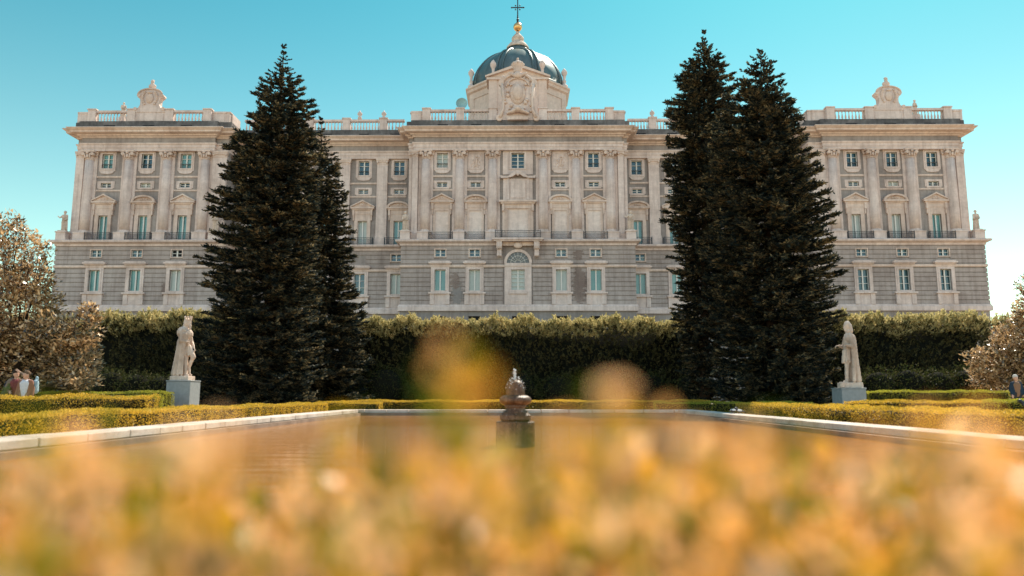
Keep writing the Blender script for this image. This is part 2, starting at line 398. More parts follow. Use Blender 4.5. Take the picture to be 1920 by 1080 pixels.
        if mid:
            m_ = MB(); grid(m_, -2.35, 2.35, 35.1, 38.9, y - .15, y + .1, [(-1.03, 1.03, 36.1, 38.6)]); grid(m_, -1.35, 1.35, 35.9, 38.8, y - .25, y - .15, [(-1.03, 1.03, 36.1, 38.6)])
            win = P('window', m_, LIGHT); glazing(win, 0, 36.1, 38.6, 1.03, y + .2, CURT_D, rows=4)
            m_ = MB()        # niche with broken pediment
            m_.box(-2.3, 2.3, y - .3, y + .05, 31.0, 34.4); m_.box(-1.15, 1.15, y - .38, y - .3, 31.3, 33.9)
            m_.box(-2.7, -1.5, y - .7, y + .02, 34.4, 34.75); m_.box(1.5, 2.7, y - .7, y + .02, 34.4, 34.75)
            m_.prism([(-1.6, 34.45), (-1.5, 34.75), (-.2, 35.65), (.2, 35.65), (1.5, 34.75), (1.6, 34.45), (.9, 34.6), (0, 35.2), (-.9, 34.6)], y - .72, y)
            m_.ball((0, y - .55, 35.15), (.3, .25, .4))
            for q in (-1, 1): m_.box(q * 1.35, q * 1.75, y - .45, y, 31.0, 34.4)
            P('niche', m_, LIGHT)
            m_ = MB(); m_.box(-2.9, 2.9, y - .9, y, 30.55, 30.85); m_.box(-2.7, 2.7, y - .7, y, 30.3, 30.55); m_.box(-2.4, 2.4, y - .4, y, 29.6, 30.3)
            m_.box(-2.4, -1.6, y - .3, y, 24.45, 29.6); m_.box(1.6, 2.4, y - .3, y, 24.45, 29.6)
            for q in (-1, 1): m_.box(q * 2.1, q * 2.45, y - .6, y, 29.2, 30.3); m_.box(q * 1.62, q * 1.8, y - .38, y - .3, 24.45, 29.5)
            win = P('balcony_door', m_, TRIM); P('blocked_panel', MB().box(-1.6, 1.6, y - .12, y + .2, 24.45, 29.6), BLANK, win)
        else:
            rel = kd == 'cen' and abs(bx) < 7
            m_ = MB(); hole = [] if rel else [(bx - TW[2], bx + TW[2], TW[0], TW[1])]
            grid(m_, bx - 1.3, bx + 1.3, 35.85, 38.95, y - .1, y + .1, hole); grid(m_, bx - 1.1, bx + 1.1, 36.0, 38.75, y - .17, y - .1, hole or [(bx - .9, bx + .9, 36.2, 38.6)])
            m_.prism([(bx - 1.2, 35.85), (bx - .9, 35.45), (bx - .3, 35.35), (bx + .3, 35.35), (bx + .9, 35.45), (bx + 1.2, 35.85)], y - .15, y)
            if rel:
                rr = random.Random(int(bx * 7))
                win = P('relief_panel', m_, LIGHT); q_ = MB()
                q_.caps((bx, y - .1, 36.6), (bx + .1, y - .15, 37.5), .16, .2); q_.ball((bx + .15, y - .15, 37.95), .16); q_.caps((bx + .1, y - .12, 37.4), (bx + .6, y - .12, 37.9), .08, .06); q_.caps((bx, y - .1, 37.3), (bx - .5, y - .1, 36.9), .08, .07); q_.caps((bx, y - .1, 36.7), (bx + .4, y - .1, 36.3), .12, .08); q_.caps((bx - .05, y - .1, 36.7), (bx - .3, y - .1, 36.3), .12, .08)
                for _ in range(16): q_.ball((bx + rr.uniform(-.75, .75), y - .1, rr.uniform(36.3, 38.4)), (rr.uniform(.06, .16), .08, rr.uniform(.05, .2)), 6, 4)
                P('relief_figure', q_, TRIM, win)
            else:
                win = P('window', m_, LIGHT); glazing(win, bx, TW[0], TW[1], TW[2], y + .2, CURT_W if (kd == 'cen' and bi == 0) else (CURT_T if kd == 'wing' and bi != 1 and s < 0 else CURT_D), rows=3)
                g = MB()
                g.box(bx - TW[2], bx + TW[2], y + .02, y + .06, 36.95, 37.0)
                for k in range(9): xx = bx - .8 + .2 * k; g.box(xx - .012, xx + .012, y + .02, y + .05, 36.25, 36.95)
                P('guard_rail', g, IRON, win)
            m_ = MB(); grid(m_, bx - 1.15, bx + 1.15, UM[0] - .28, UM[1] + .28, y - .1, y + .1, [(bx - UM[2], bx + UM[2], UM[0], UM[1])])
            for q in (-1, 1): m_.box(bx + q * 1.15, bx + q * 1.35, y - .06, y + .05, UM[0] - .1, UM[1] + .28)
            win = P('mezzanine_window', m_, LIGHT); glazing(win, bx, UM[0], UM[1], UM[2], y + .18, CURT_W if (kd == 'wing' and bi == 1) else CURT_D)
            # pedimented door
            m_ = MB(); dw = 1.0 if kd == 'cen' else DR[2]; o = 1.0
            seg = (kd == 'wing' and bi == 1) or (kd == 'cen' and bi in (1, 3)) or (kd == 'rec' and sc['bays'].index(min(sc['bays'], key=lambda q: abs(q - abs(bx)))) % 2 == 0)
            if seg:
                arc = [(1.85 * math.cos(t), .98 * math.sin(t)) for t in [PI * k / 12 for k in range(13)]]; ia = [(1.5 * math.cos(t), .68 * math.sin(t)) for t in [PI * (12 - k) / 12 for k in range(13)]]
                m_.prism([(bx + x, 30.85 + z) for x, z in arc] + [(bx + x, 30.87 + z) for x, z in ia], y - .6, y)
                m_.prism([(bx + x * .98, 30.86 + z * .96) for x, z in arc], y - .25, y)
            else:
                m_.prism([(bx - 1.95, 30.85), (bx + 1.95, 30.85), (bx + 1.95, 31.0), (bx, 32.0), (bx - 1.95, 31.0)], y - .3, y)
                m_.prism([(bx - 1.95, 30.85), (bx - 1.95, 31.02), (bx, 32.05), (bx + 1.95, 31.02), (bx + 1.95, 30.85), (bx, 31.8)], y - .6, y - .3)
            m_.box(bx - 1.9, bx + 1.9, y - .6, y, 30.6, 30.85); m_.box(bx - 1.7, bx + 1.7, y - .4, y, 30.4, 30.6); m_.box(bx - 1.45, bx + 1.45, y - .25, y, 29.75, 30.4)
            for q in (-1, 1):
                m_.box(bx + q * 1.3, bx + q * 1.6, y - .45, y, 29.5, 30.4); m_.box(bx + q * 1.35, bx + q * 1.52, y - .35, y, 28.7, 29.5); m_.box(bx + q * dw, bx + q * 1.3, y - .2, y + .15, 24.45, 29.75)
            m_.box(bx - dw, bx + dw, y - .2, y + .1, 28.65 if kd != 'cen' else 29.3, 29.75)
            win = P('balcony_door', m_, TRIM)
            q_ = MB(); q_.ball((bx, y - .3, 31.25), (.22, .1, .2), 8, 6); [q_.ball((bx + t * .38, y - .3, 31.18), (.25, .08, .12), 8, 5) for t in (-1, 1)]; P('pediment_carving', q_, TRIM, win)
            if kd == 'cen': P('blocked_panel', MB().box(bx - 1.0, bx + 1.0, y - .06, y + .2, 24.45, 29.3), BLANK, win)
            else:
                look = CURT_W if (kd == 'wing' and s > 0 and bi != 2) else (CURT_W if kd == 'rec' and s < 0 and abs(abs(bx) - 25) < .1 else CURT_T)
                glazing(win, bx, DR[0], 28.65, dw, y + .2, look, rows=1)
        # balcony railing
        if mid: hw, yy = 3.45, yl - 1.3
        else: hw, yy = (1.95 if kd != 'cen' else (1.55 if abs(bx) < 7 else 1.85)), yl - .25
        g = MB(); z0 = 24.5
        for zz, t in ((24.62, .04), (25.28, .03), (25.62, .05)): g.box(bx - hw, bx + hw, yy - .02, yy + .03, zz, zz + t)
        nb = int(hw * 2 / .16)
        for k in range(nb + 1): xx = bx - hw + 2 * hw * k / nb; g.box(xx - .017, xx + .017, yy - .01, yy + .02, z0, 25.62)
        for q in (-1, 1):
            g.box(bx + q * hw, bx + q * (hw - .07), yy - .03, yy + .04, z0, 25.75); g.box(bx + q * hw, bx + q * (hw - .04), yy + .04, yl + .4 if not mid else yl, 25.6, 25.66)
            k = yy + .15
            while k < (yl + .4 if not mid else yl): g.box(bx + q * hw, bx + q * (hw - .03), k, k + .03, z0, 25.6); k += .16
        P('balcony_railing', g, IRON)
    # light horizontal bands between the column lines
    b = MB()
    edges = {'wing': [45.7, 49.05, 55.08, 61.1, 67.35, 69.4], 'rec': [17.2, 21.95, 28.0, 34.0, 39.9, 45.5]}.get(kd)
    if kd == 'cen': spans = [(-14.4, -9.08), (-9.08, -3.95), (-3.95, -2.4), (2.4, 3.95), (3.95, 9.08), (9.08, 14.4)]
    else: spans = [(min(s * p, s * q), max(s * p, s * q)) for p, q in zip(edges, edges[1:])]
    for p, q in spans: b.box(p + .85, q - .85, yu - .12, yu + .02, 34.75, 35.02) if q - p > 2 else b.box(p + .1, q - .1, yu - .12, yu + .02, 34.75, 35.02)
    for p, q in spans: b.box(p + .85, q - .85, yu - .09, yu + .02, 32.55, 32.8) if q - p > 2 else None
    P('wall_band', b, TRIM, wu)
# brick and render scars either side of the doorway
for (cx, cz, rx, rz, sd, m_) in ((-9.15, 16.2, 1.05, 1.7, 1, REND), (-9.55, 18.2, .7, 1.3, 5, BRICK), (9.3, 17.4, 1.0, 2.8, 2, BRICK), (9.2, 22.1, .8, .8, 3, BRICK), (-53.9, 16.9, .3, 1.0, 4, BRICK), (-11.0, 15.4, .7, .5, 6, BRICK)):
    rr = random.Random(sd); q = MB(); z = max(14.52, cz - rz)
    while z < cz + rz:
        w_ = rx * math.sqrt(max(0, 1 - ((z + .08 - cz) / rz) ** 2)) * rr.uniform(.55, 1.25); off = rr.uniform(-.25, .25) * rx
        a_, b2 = max(cx - rx * 1.1, cx + off - w_), min(cx + rx * 1.1, cx + off + w_)
        if b2 - a_ > .1: q.box(a_, b2, 111.97 - .004 * sd, 112.05, z, z + .158)
        z += .16
    P('damaged_patch', q, m_)
# mouldings swept round the whole outline
P('plinth_band', MB().sweep([(-.2, 13.5), (.28, 13.5), (.28, 14.2), (.2, 14.3), (.14, 14.48), (-.2, 14.48)], LO), LIGHT)
P('string_course', MB().sweep([(-.1, 20.2), (.12, 20.2), (.18, 20.3), (.18, 20.55), (-.1, 20.55)], LO), TRIM)
P('ledge', MB().sweep([(-1.5, 23.55), (.15, 23.55), (.2, 23.85), (.45, 23.98), (.75, 24.1), (.8, 24.35), (.7, 24.45), (-1.6, 24.45)], LO), LIGHT)
P('architrave', MB().sweep([(-.5, 38.9), (.02, 38.9), (.02, 39.35), (.1, 39.4), (.1, 39.85), (.2, 39.9), (.28, 40.15), (-.5, 40.15)], UP), LIGHT)
P('frieze', MB().sweep([(-.5, 40.15), (.0, 40.15), (.0, 41.0), (-.5, 41.0)], UP), GREY)
P('cornice', MB().sweep([(-.9, 41.0), (.15, 41.0), (.3, 41.2), (.55, 41.28), (.6, 41.45), (1.2, 41.55), (1.3, 41.62), (1.32, 41.85), (1.5, 41.98), (1.75, 42.2), (1.7, 42.3), (-.9, 42.36)], UP), TRIM)
den = MB()
for (a, c) in zip(UP, UP[1:]):
    if abs(a[1] - c[1]) < .01:
        x = min(a[0], c[0]) + .2
        while x < max(a[0], c[0]) - .1: den.box(x, x + .22, a[1] - .52, a[1] - .25, 41.24, 41.4); x += .45
P('dentils', den, LIGHT)
P('parapet_base', MB().sweep([(-.7, 42.3), (.42, 42.3), (.42, 43.64), (-.7, 43.64)], UP), DARKST)
balx = {'wing': [49.05, 55.08, 61.1, 67.35], 'cen': [3.95, 9.08, 14.4], 'rec': [21.95, 28.0, 34.0, 39.9]}
def vent(*a): P('parapet_vent', MB().box(*a), VOID)
def baluster(mb, x, y):
    mb.lathe([(.12, 43.62), (.12, 43.72), (.07, 43.8), (.15, 44.15), (.13, 44.35), (.06, 44.7), (.06, 44.95), (.12, 45.05), (.12, 45.2)], x, y, 8)
def balustrade(x0, x1, y):
    mb = MB(); mb.box(x0, x1, y - .28, y + .28, 43.45, 43.62); mb.box(x0, x1, y - .3, y + .3, 45.2, 45.55)
    n = max(2, int((x1 - x0) / .48))
    for k in range(n): baluster(mb, x0 + (k + .5) * (x1 - x0) / n, y)
    P('balustrade', mb, LIGHT)
def pier(x, y, w=.62, h=45.6, name='parapet_pier'):
    mb = MB(); mb.box(x - w, x + w, y - .42, y + .42, 43.45, h); mb.box(x - w - .1, x + w + .1, y - .52, y + .52, h, h + .2); mb.box(x - w - .07, x + w + .07, y - .48, y + .42, 43.4, 43.65); P(name, mb, LIGHT)
def panelwall(x0, x1, y):
    mb = MB(); mb.box(x0, x1, y - .3, y + .3, 43.45, 45.2); mb.box(x0, x1, y - .38, y + .38, 45.2, 45.5); mb.box(x0 + .25, x1 - .25, y - .35, y - .3, 43.8, 45.0); P('parapet_panel', mb, LIGHT)
for s in (-1, 1):
    y = 112.75; W4 = balx['wing']
    for x in W4: pier(s * x, y)
    for a, c, solid in ((49.05, 55.08, 0), (55.08, 61.1, 1), (61.1, 67.35, 0)):
        x0, x1 = sorted((s * a, s * c)); (panelwall if solid else balustrade)(x0 + .62, x1 - .62, y)
        vent((x0 + x1) / 2 - .9, (x0 + x1) / 2 + .9, 112.04, 112.3, 42.55, 42.95)
    x0, x1 = sorted((s * (67.35 + .62), s * 69.95)); panelwall(x0, x1, 113.3); x0, x1 = sorted((s * 46.3, s * (49.05 - .62))); panelwall(x0, x1, 113.3); pier(s * 46.2, 113.5, .5, 45.3)
    mb = MB(); mb.box(s * 69.5 - .3 * s, s * 69.5 + .45 * s, 113.7, 149, 43.45, 45.2); mb.box(s * 69.1, s * 70.05, 113.7, 149, 45.2, 45.5); mb.box(s * 45.5, s * 46, 113.7, 117, 43.45, 45.4); P('parapet_panel', mb, LIGHT)
    y = 116.95
    for i, x in enumerate(balx['rec']): pier(s * x, y)
    for a, c in ((17.9, 21.95), (21.95, 28), (28, 34), (34, 39.9), (39.9, 45.3)):
        x0, x1 = sorted((s * a, s * c)); balustrade(x0 + (.62 if a > 18 or s < 0 else .0), x1 - .62 if c < 45 or s < 0 else x1, y)
        vent((x0 + x1) / 2 - .8, (x0 + x1) / 2 + .8, 116.24, 116.5, 42.55, 42.95)
    for x in (21.95, 25.9):
        ub = MB(); ub.lathe([(.3, 45.55 + .25 * (x < 22)), (.35, 46.0), (.15, 46.15), (.4, 46.45), (.38, 46.75), (.15, 46.95), (.08, 47.15)], s * x, y, 10); P('urn', ub, LIGHT)
    y = 112.75
    for x in balx['cen']: pier(s * x, y)
    for a, c in ((3.95, 9.08), (9.08, 14.4)):
        x0, x1 = sorted((s * a, s * c)); balustrade(x0 + .62, x1 - .62, y); vent((x0 + x1) / 2 - .8, (x0 + x1) / 2 + .8, 112.04, 112.3, 42.55, 42.95)
    x0, x1 = sorted((s * 15.02, s * 16.9)); panelwall(x0, x1, 113.3)
    mb = MB(); mb.box(s * 16.5, s * 17.0, 113.7, 117.2, 43.45, 45.4); mb.box(s * 16.4, s * 17.15, 113.6, 117.2, 45.4, 45.6); P('parapet_panel', mb, LIGHT)
# columns and pilasters
def column(x, yc=112.95, r=.76):
    c = P('column', MB().lathe([(r, 26.2), (r * 1.01, 29), (r * .95, 33), (r * .86, 37.55)], x, yc, 24), LIGHT)
    cap = MB(); cap.lathe([(r * .88, 37.5), (r * .98, 37.55), (r * .9, 37.65), (r * .9, 38.0), (r * 1.2, 38.5)], x, yc, 16); cap.box(x - 1.05, x + 1.05, yc - 1.0, yc + .3, 38.62, 38.88)
    for q in (-1, 1):
        cap.tube([(x + q * .72, yc - .95, 38.35), (x + q * .72, yc - .1, 38.35)], .26, 10); cap.caps((x + q * .35, yc - .8, 37.8), (x + q * .45, yc - .95, 38.4), .14, .1, 6)
    cap.ball((x, yc - .95, 38.5), (.25, .15, .2), 8, 5); cap.ball((x, yc - .85, 38.0), (.2, .15, .3), 8, 5)
    P('capital', cap, TRIM, c)
    base = MB(); base.lathe([(r * 1.2, 25.75), (r * 1.28, 25.85), (r * 1.2, 25.95), (r * 1.08, 26.02), (r * 1.15, 26.12), (r, 26.2)], x, yc, 20); base.box(x - 1.08, x + 1.08, yc - 1.12, yc + .4, 24.45, 25.6); base.box(x - 1.14, x + 1.14, yc - 1.18, yc + .4, 25.6, 25.76)
    P('pedestal', base, LIGHT, c)
def pilaster(x0, x1, yf, yw, name='pilaster'):
    x0, x1 = sorted((x0, x1)); m_ = MB(); m_.box(x0, x1, yf, yw + .05, 26.1, 37.9); m_.box(x0 - .1, x1 + .1, yf - .12, yw + .05, 24.45, 25.75); m_.box(x0 - .06, x1 + .06, yf - .07, yw + .05, 25.75, 26.1)
    c = P(name, m_, LIGHT); k = MB(); k.box(x0 - .04, x1 + .04, yf - .05, yw, 37.9, 38.05); k.box(x0 - .1, x1 + .1, yf - .14, yw, 38.35, 38.6); k.box(x0 - .16, x1 + .16, yf - .2, yw, 38.6, 38.89); k.box(x0, x1, yf - .02, yw, 38.05, 38.35)
    for xx in (x0 + .1, x1 - .1): k.ball((xx, yf - .1, 38.3), (.2, .14, .2), 8, 6)
    P('capital', k, TRIM, c)
for s in (-1, 1):
    for x in balx['wing'][:]: column(s * x); 
    for x in balx['wing'][:3]: pilaster(s * (x - 1.15), s * (x + 1.15), 113.0, 113.2)
    pilaster(s * 68.2, s * 69.45, 112.75, 113.3); pilaster(s * 66.2, s * 68.2, 113.0, 113.2); pilaster(s * 45.7, s * 47.9, 112.75, 113.3)
    for x in balx['cen']: column(s * x); pilaster(s * (x - 1.15), s * (x + 1.15), 113.0, 113.2)
    pilaster(s * 15.6, s * 16.5, 112.6, 113.25); pilaster(s * 16.6, s * 17.05, 113.0, 113.3)
    for x in balx['rec']: pilaster(s * (x - .85), s * (x + .85), 116.75, 117.2)
# central balcony slab and brackets
m_ = MB(); m_.box(-3.9, 3.9, 110.4, 112.0, 24.2, 24.49); m_.box(-3.7, 3.7, 110.6, 111.9, 24.0, 24.2); P('balcony_slab', m_, LIGHT)
for q in (-1, 1):
    m_ = MB(); x = q * 2.85
    m_.prism([(x - .42, 23.2), (x + .42, 23.2), (x + .42, 24.0), (x - .42, 24.0)], 110.7, 112.05); m_.box(x - .34, x + .34, 111.2, 112.05, 21.9, 23.2); m_.tube([(x - .42, 111.1, 23.2), (x + .42, 111.1, 23.2)], .38, 12); m_.tube([(x - .38, 111.45, 22.0), (x + .38, 111.45, 22.0)], .25, 12); P('bracket', m_, LIGHT)
m_ = MB(); m_.box(-2.4, 2.4, 111.5, 112.05, 23.45, 24.0); m_.ball((0, 111.4, 23.5), (.7, .3, .5)); P('keystone', m_, TRIM)
# crests
def crest(cx, y, z, prof, th, name='crest', sc=1.0, seed=1):
    rr = random.Random(seed); L = [(cx - w * sc, z + h * sc) for w, h in prof] + [(cx + w * sc, z + h * sc) for w, h in reversed(prof)]
    m_ = MB().prism(list(reversed(L)), y - th / 2, y + th / 2)
    return P(name, m_, LIGHT)
WC = [(2.6, -.1), (2.3, .15), (1.75, .5), (1.5, 1.0), (1.5, 1.6), (1.62, 1.95), (1.95, 2.2), (2.0, 2.5), (1.8, 2.85), (1.4, 3.15), (.8, 3.4), (.3, 3.5)]
for s in (-1, 1):
    cx = s * 58.3; c = crest(cx, 112.9, 45.5, WC, 1.1)
    rr = random.Random(5 + s); q = MB()
    q.ball((cx, 112.3, 47.5), (.62, .25, .85)); q.ball((cx, 112.2, 48.4), (.4, .25, .2))
    for q_ in (-1, 1):
        q.tube([(cx + q_ * 1.75, 112.22, 48.0), (cx + q_ * 1.75, 113.52, 48.0)], .3, 12)
        for k in range(7): t = k / 6; q.ball((cx + q_ * (.8 + .35 * math.sin(t * 3)), 112.3, 46.6 + 1.9 * t), (.2, .15, .2), 8, 5)
        q.tube([(cx + q_ * 2.2, 112.24, 45.75), (cx + q_ * 2.2, 113.5, 45.75)], .28, 10)
    q.tube([(cx + 1.9 * math.cos(PI * k / 12), 112.3, 48.15 + .95 * math.sin(PI * k / 12)) for k in range(13)], .14, 8)
    P('shield_carving', q, TRIM, c)
    q = MB(); q.lathe([(.35, 48.9), (.42, 49.05), (.25, 49.2), (.2, 49.3)], cx, 112.9, 12); q.ball((cx, 112.9, 49.7), (.62, .35, .45), 12, 8); q.ball((cx, 112.85, 50.05), (.3, .28, .25)); q.ball((cx, 112.85, 50.45), (.26, .3, .34), 12, 8); q.ball((cx, 112.6, 50.42), (.06, .1, .07), 6, 4); q.ball((cx, 112.95, 50.7), (.27, .25, .15))
    P('bust', q, TRIM, c)
CP = [(3.35, -2.3), (3.35, -1.6), (3.1, -.9), (2.75, -.2), (2.5, .7), (2.55, 1.7), (2.7, 2.6), (2.75, 3.3), (2.45, 3.7), (1.9, 4.1), (1.2, 4.5), (.6, 4.8), (.3, 5.0)]
CP = [(w, h * 1.2 if h > 0 else h) for w, h in CP]
c = crest(0, 112.7, 45.6, CP, 1.2)
rr = random.Random(11); q = MB(); yy = 112.05
q.ball((0, yy, 47.6), (1.25, .3, 1.5), 16, 10); q.ball((0, yy - .2, 47.6), (.85, .25, 1.1), 14, 8)
q.tube([(2.5 * math.cos(PI * k / 14), yy, 48.7 + 1.55 * math.sin(PI * k / 14)) for k in range(15)], .2, 8); q.tube([(1.7 * math.cos(PI * k / 14), yy, 48.6 + 1.1 * math.sin(PI * k / 14)) for k in range(15)], .14, 8)
for q_ in (-1, 1):
    q.tube([(q_ * 2.6, yy - .2, 49.0), (q_ * 2.6, yy + .3, 49.0)], .42, 12); q.tube([(q_ * 2.9, yy - .2, 43.9), (q_ * 2.9, yy + .3, 43.9)], .5, 12)
    q.tube([(q_ * 2.8, yy, 43.9), (q_ * 2.3, yy, 45.3), (q_ * 2.2, yy, 47), (q_ * 2.5, yy, 48.8)], [.35, .2, .2, .3], 8)
    for k in range(16): q.ball((q_ * rr.uniform(.9, 2.3), yy, rr.uniform(44, 49.8)), (rr.uniform(.12, .35), .22, rr.uniform(.12, .35)), 8, 5)
    q.caps((q_ * .5, yy - .2, 45.0), (q_ * 1.6, yy - .2, 44.6), .35, .2)
q.ball((0, yy - .3, 45.2), (.6, .45, .5)); q.box(-1.6, 1.6, yy - .3, yy + .2, 43.5, 44.0)
q.xf(lambda p: Vector((p.x, 112.1 + (p.y - 112.1) * 1.7, p.z if p.z < 45.6 else 45.6 + (p.z - 45.6) * 1.2)))
q.ball((0, 111.9, 51.0), (.7, .5, .6)); q.caps((-.3, 111.8, 50.8), (-1.3, 111.8, 51.2), .35, .2); q.caps((.3, 111.8, 50.8), (1.3, 111.8, 51.2), .35, .2)
P('shield_carving', q, TRIM, c)
q = MB(); q.lathe([(.65, 50.5), (.75, 50.7), (.6, 50.95), (.85, 51.6), (1.0, 51.9), (.9, 52.15), (.55, 52.4), (.2, 52.55), (.12, 52.8)], 0, 112.6, 16); q.ball((0, 112.6, 52.9), .2)
for k in range(8): a = PI * k / 4; q.ball((.9 * math.cos(a), 112.6 + .9 * math.sin(a), 51.95), .2, 6, 4)
q.xf(lambda p: Vector((p.x, p.y, p.z + 1.1)))
P('stone_crown', q, TRIM, c)
# chapel drum, dome, lantern
DY = 131.0
def octo(R, z0, z1, m_): m_.lathe([(R, z0), (R, z1)], 0, DY, 8, False, PI / 8); return m_
drum = P('drum', octo(9.35, 42, 54.3, MB()), DRUM)
k = MB(); k.lathe([(9.4, 54.2), (9.75, 54.4), (9.85, 54.8), (10.1, 55.0), (10.1, 55.25), (9.2, 55.5)], 0, DY, 8, False, PI / 8); P('drum_cornice', k, DRUM, drum)
m_ = MB(); m_.box(-4.9, 4.9, 120.3, 123.5, 42, 53.8); fr = P('gabled_front', m_, DRUM, drum)
m_ = MB(); m_.box(-5.3, 5.3, 119.9, 124, 53.8, 54.2); m_.prism([(-5.3, 54.2), (5.3, 54.2), (5.2, 54.4), (0, 56.2), (-5.2, 54.4)], 120.4, 126); m_.prism([(-5.5, 54.2), (-5.5, 54.5), (0, 56.6), (5.5, 54.5), (5.5, 54.2), (0, 56.1)], 119.8, 120.4)
for q_ in (-1, 1): m_.box(q_ * 3.5, q_ * 4.9, 120.15, 120.3, 42, 53.8)
P('gable', m_, DRUM, drum)
for q_ in (-1, 1):
    m_ = MB(); a = -PI / 2 + q_ * PI / 4; R = 9.35 * math.cos(PI / 8) + .03; t = Vector((-math.sin(a), math.cos(a), 0)); nn = Vector((math.cos(a), math.sin(a), 0)); cc = Vector((0, DY, 0)) + nn * R
    def rc(u0, u1, z0, z1, d):
        b0 = MB().box(u0, u1, -d, 0, z0, z1); b0.xf(lambda p: cc + t * p.x - nn * p.y + Vector((0, 0, p.z))); m_.add(b0)
    rc(-2.6, -2.3, 42, 53.3, .08); rc(2.3, 2.6, 42, 53.3, .08); rc(-2.3, 2.3, 53.0, 53.3, .08); P('wall_panel_frame', m_, DRUM, drum)
dprof = [(8.75, 55.2), (8.75, 55.9)] + [(8.45 * math.cos(t), 56.0 + 7.6 * math.sin(t)) for t in [PI / 2 * k / 14 for k in range(12)]] + [(2.0, 63.6)]
dome = P('dome', MB().lathe(dprof, 0, DY, 48), LEAD, drum)
for k in range(16):
    if k % 2 == 0:
        a = PI * k / 8 + PI / 8; m_ = MB()
        for off in (-.06, .06):
            m_.tube([(8.5 * math.cos(t) * math.cos(a + off / max(.35, math.cos(t))), DY + 8.5 * math.cos(t) * math.sin(a + off / max(.35, math.cos(t))), 56.0 + 7.68 * math.sin(t)) for t in [PI / 2 * j / 14 for j in range(13)]], .2, 6)
        P('dome_rib', m_, LEAD, drum)
m_ = MB(); m_.lathe([(2.0, 63.2), (2.0, 64.6)], 0, DY, 24); P('lantern_ring', m_, LEAD, drum)
m_ = MB(); m_.lathe([(2.1, 64.5), (2.1, 64.75), (1.9, 65.1), (1.5, 65.6), (1.05, 65.95), (.95, 66.1), (1.15, 66.4), (1.1, 66.8), (.75, 67.2), (.5, 67.5), (.35, 67.7), (.3, 68.0)], 0, DY, 24); lan = P('lantern', m_, MARBLE, drum)
m_ = MB(); m_.ball((0, DY, 68.95), .82, 20, 14); P('gilded_ball', m_, GOLD, lan)
m_ = MB(); m_.lathe([(.3, 67.9), (.12, 68.2)], 0, DY, 8); m_.tube([(0, DY, 69.7), (0, DY, 74.3)], [.14, .07], 8)
for zz, r in ((69.95, .24), (70.4, .26), (70.9, .18)): m_.ball((0, DY, zz), r, 10, 6)
m_.box(-1.15, 1.15, DY - .06, DY + .06, 72.75, 72.95); m_.box(-.1, .1, DY - .08, DY + .08, 71, 74.6)
for x, z in ((-1.15, 72.85), (1.15, 72.85), (0, 74.7), (-.4, 73.25), (.4, 73.25), (-.4, 72.45), (.4, 72.45)): m_.ball((x, DY, z), .15, 8, 5)
P('iron_cross', m_, IRON, lan)
def finial(x, y, z, h, w, nm='finial'):
    m_ = MB(); s = h / 3.6; m_.lathe([(w * .55, z), (w * .55, z + .45 * s), (w * .4, z + .5 * s), (w * .22, z + .9 * s), (w * .35, z + 1.2 * s), (w * .2, z + 1.5 * s), (w * .25, z + 2.1 * s), (w * .48, z + 2.6 * s), (w * .5, z + 2.95 * s), (w * .3, z + 3.3 * s), (w * .08, z + 3.6 * s)], x, y, 12); P(nm, m_, LIGHT, drum)
for q_ in (-1, 1):
    finial(q_ * 8.35, 127.4, 55.4, 3.7, 1.1); finial(q_ * 4.25, 122.5, 54.6, 3.9, 1.1); finial(q_ * 8.6, 134.6, 55.4, 3.7, 1.1)
# rooftop dish beside the drum
x, z = at(866, 195, 136); m_ = MB(); n = 20
for k in range(n):
    for j in range(5):
        def pt(j_, k_): r = 1.1 * j_ / 5; a = 2 * PI * k_ / n; return (x + r * math.cos(a), 136 + .35 * (r / 1.1) ** 2 * -1, z + r * math.sin(a))
        m_.quad(pt(j, k), pt(j + 1, k), pt(j + 1, k + 1), pt(j, k + 1))
for q in list(range(len(m_.f))): pass
m_.tube([(x, 136.1, z), (x, 136.4, 43.5)], .07, 6)
build('satellite_dish', m_, plain('pale_teal_metal', (.30, .48, .48), .4), None, (x, 136.4, 43.5), 'pale teal round dish on the roof left of the domed drum', 'dish')
# ================================================================ FIGURES
TMP = []
def remesh(mb, vox, smooth=4, disp=0.0, dsc=.2):
    me = bpy.data.meshes.new('tmp'); me.from_pydata(mb.v, [], mb.f); me.update()
    o = bpy.data.objects.new('tmp', me); C.objects.link(o)
    bm = bmesh.new(); bm.from_mesh(me); bmesh.ops.recalc_face_normals(bm, faces=bm.faces); bm.to_mesh(me); bm.free()
    r = o.modifiers.new('r', 'REMESH'); r.mode = 'VOXEL'; r.voxel_size = vox
    sm = o.modifiers.new('s', 'SMOOTH'); sm.iterations = smooth; sm.factor = .5
    if disp:
        tx = bpy.data.textures.new('t', 'CLOUDS'); tx.noise_scale = dsc; d = o.modifiers.new('d', 'DISPLACE'); d.texture = tx; d.strength = disp; d.mid_level = .5
    dg = bpy.context.evaluated_depsgraph_get(); ev = o.evaluated_get(dg); nm = bpy.data.meshes.new_from_object(ev)
    bpy.data.objects.remove(o); bpy.data.meshes.remove(me); nm.shade_smooth(); return nm
def place_mesh(name, nm, m, parent=None, loc=(0, 0, 0), rz=0, sc=1, label=None, cat=None, group=None):
    nm.name = name; nm.materials.clear(); nm.materials.append(m); o = bpy.data.objects.new(name, nm); C.objects.link(o)
    if parent is not None: o.parent = parent
    o.location = loc; o.rotation_euler.z = rz; o.scale = sc if hasattr(sc, '__len__') else (sc,) * 3; W[o.name] = Vector(loc)
    return props(o, label, cat, group)
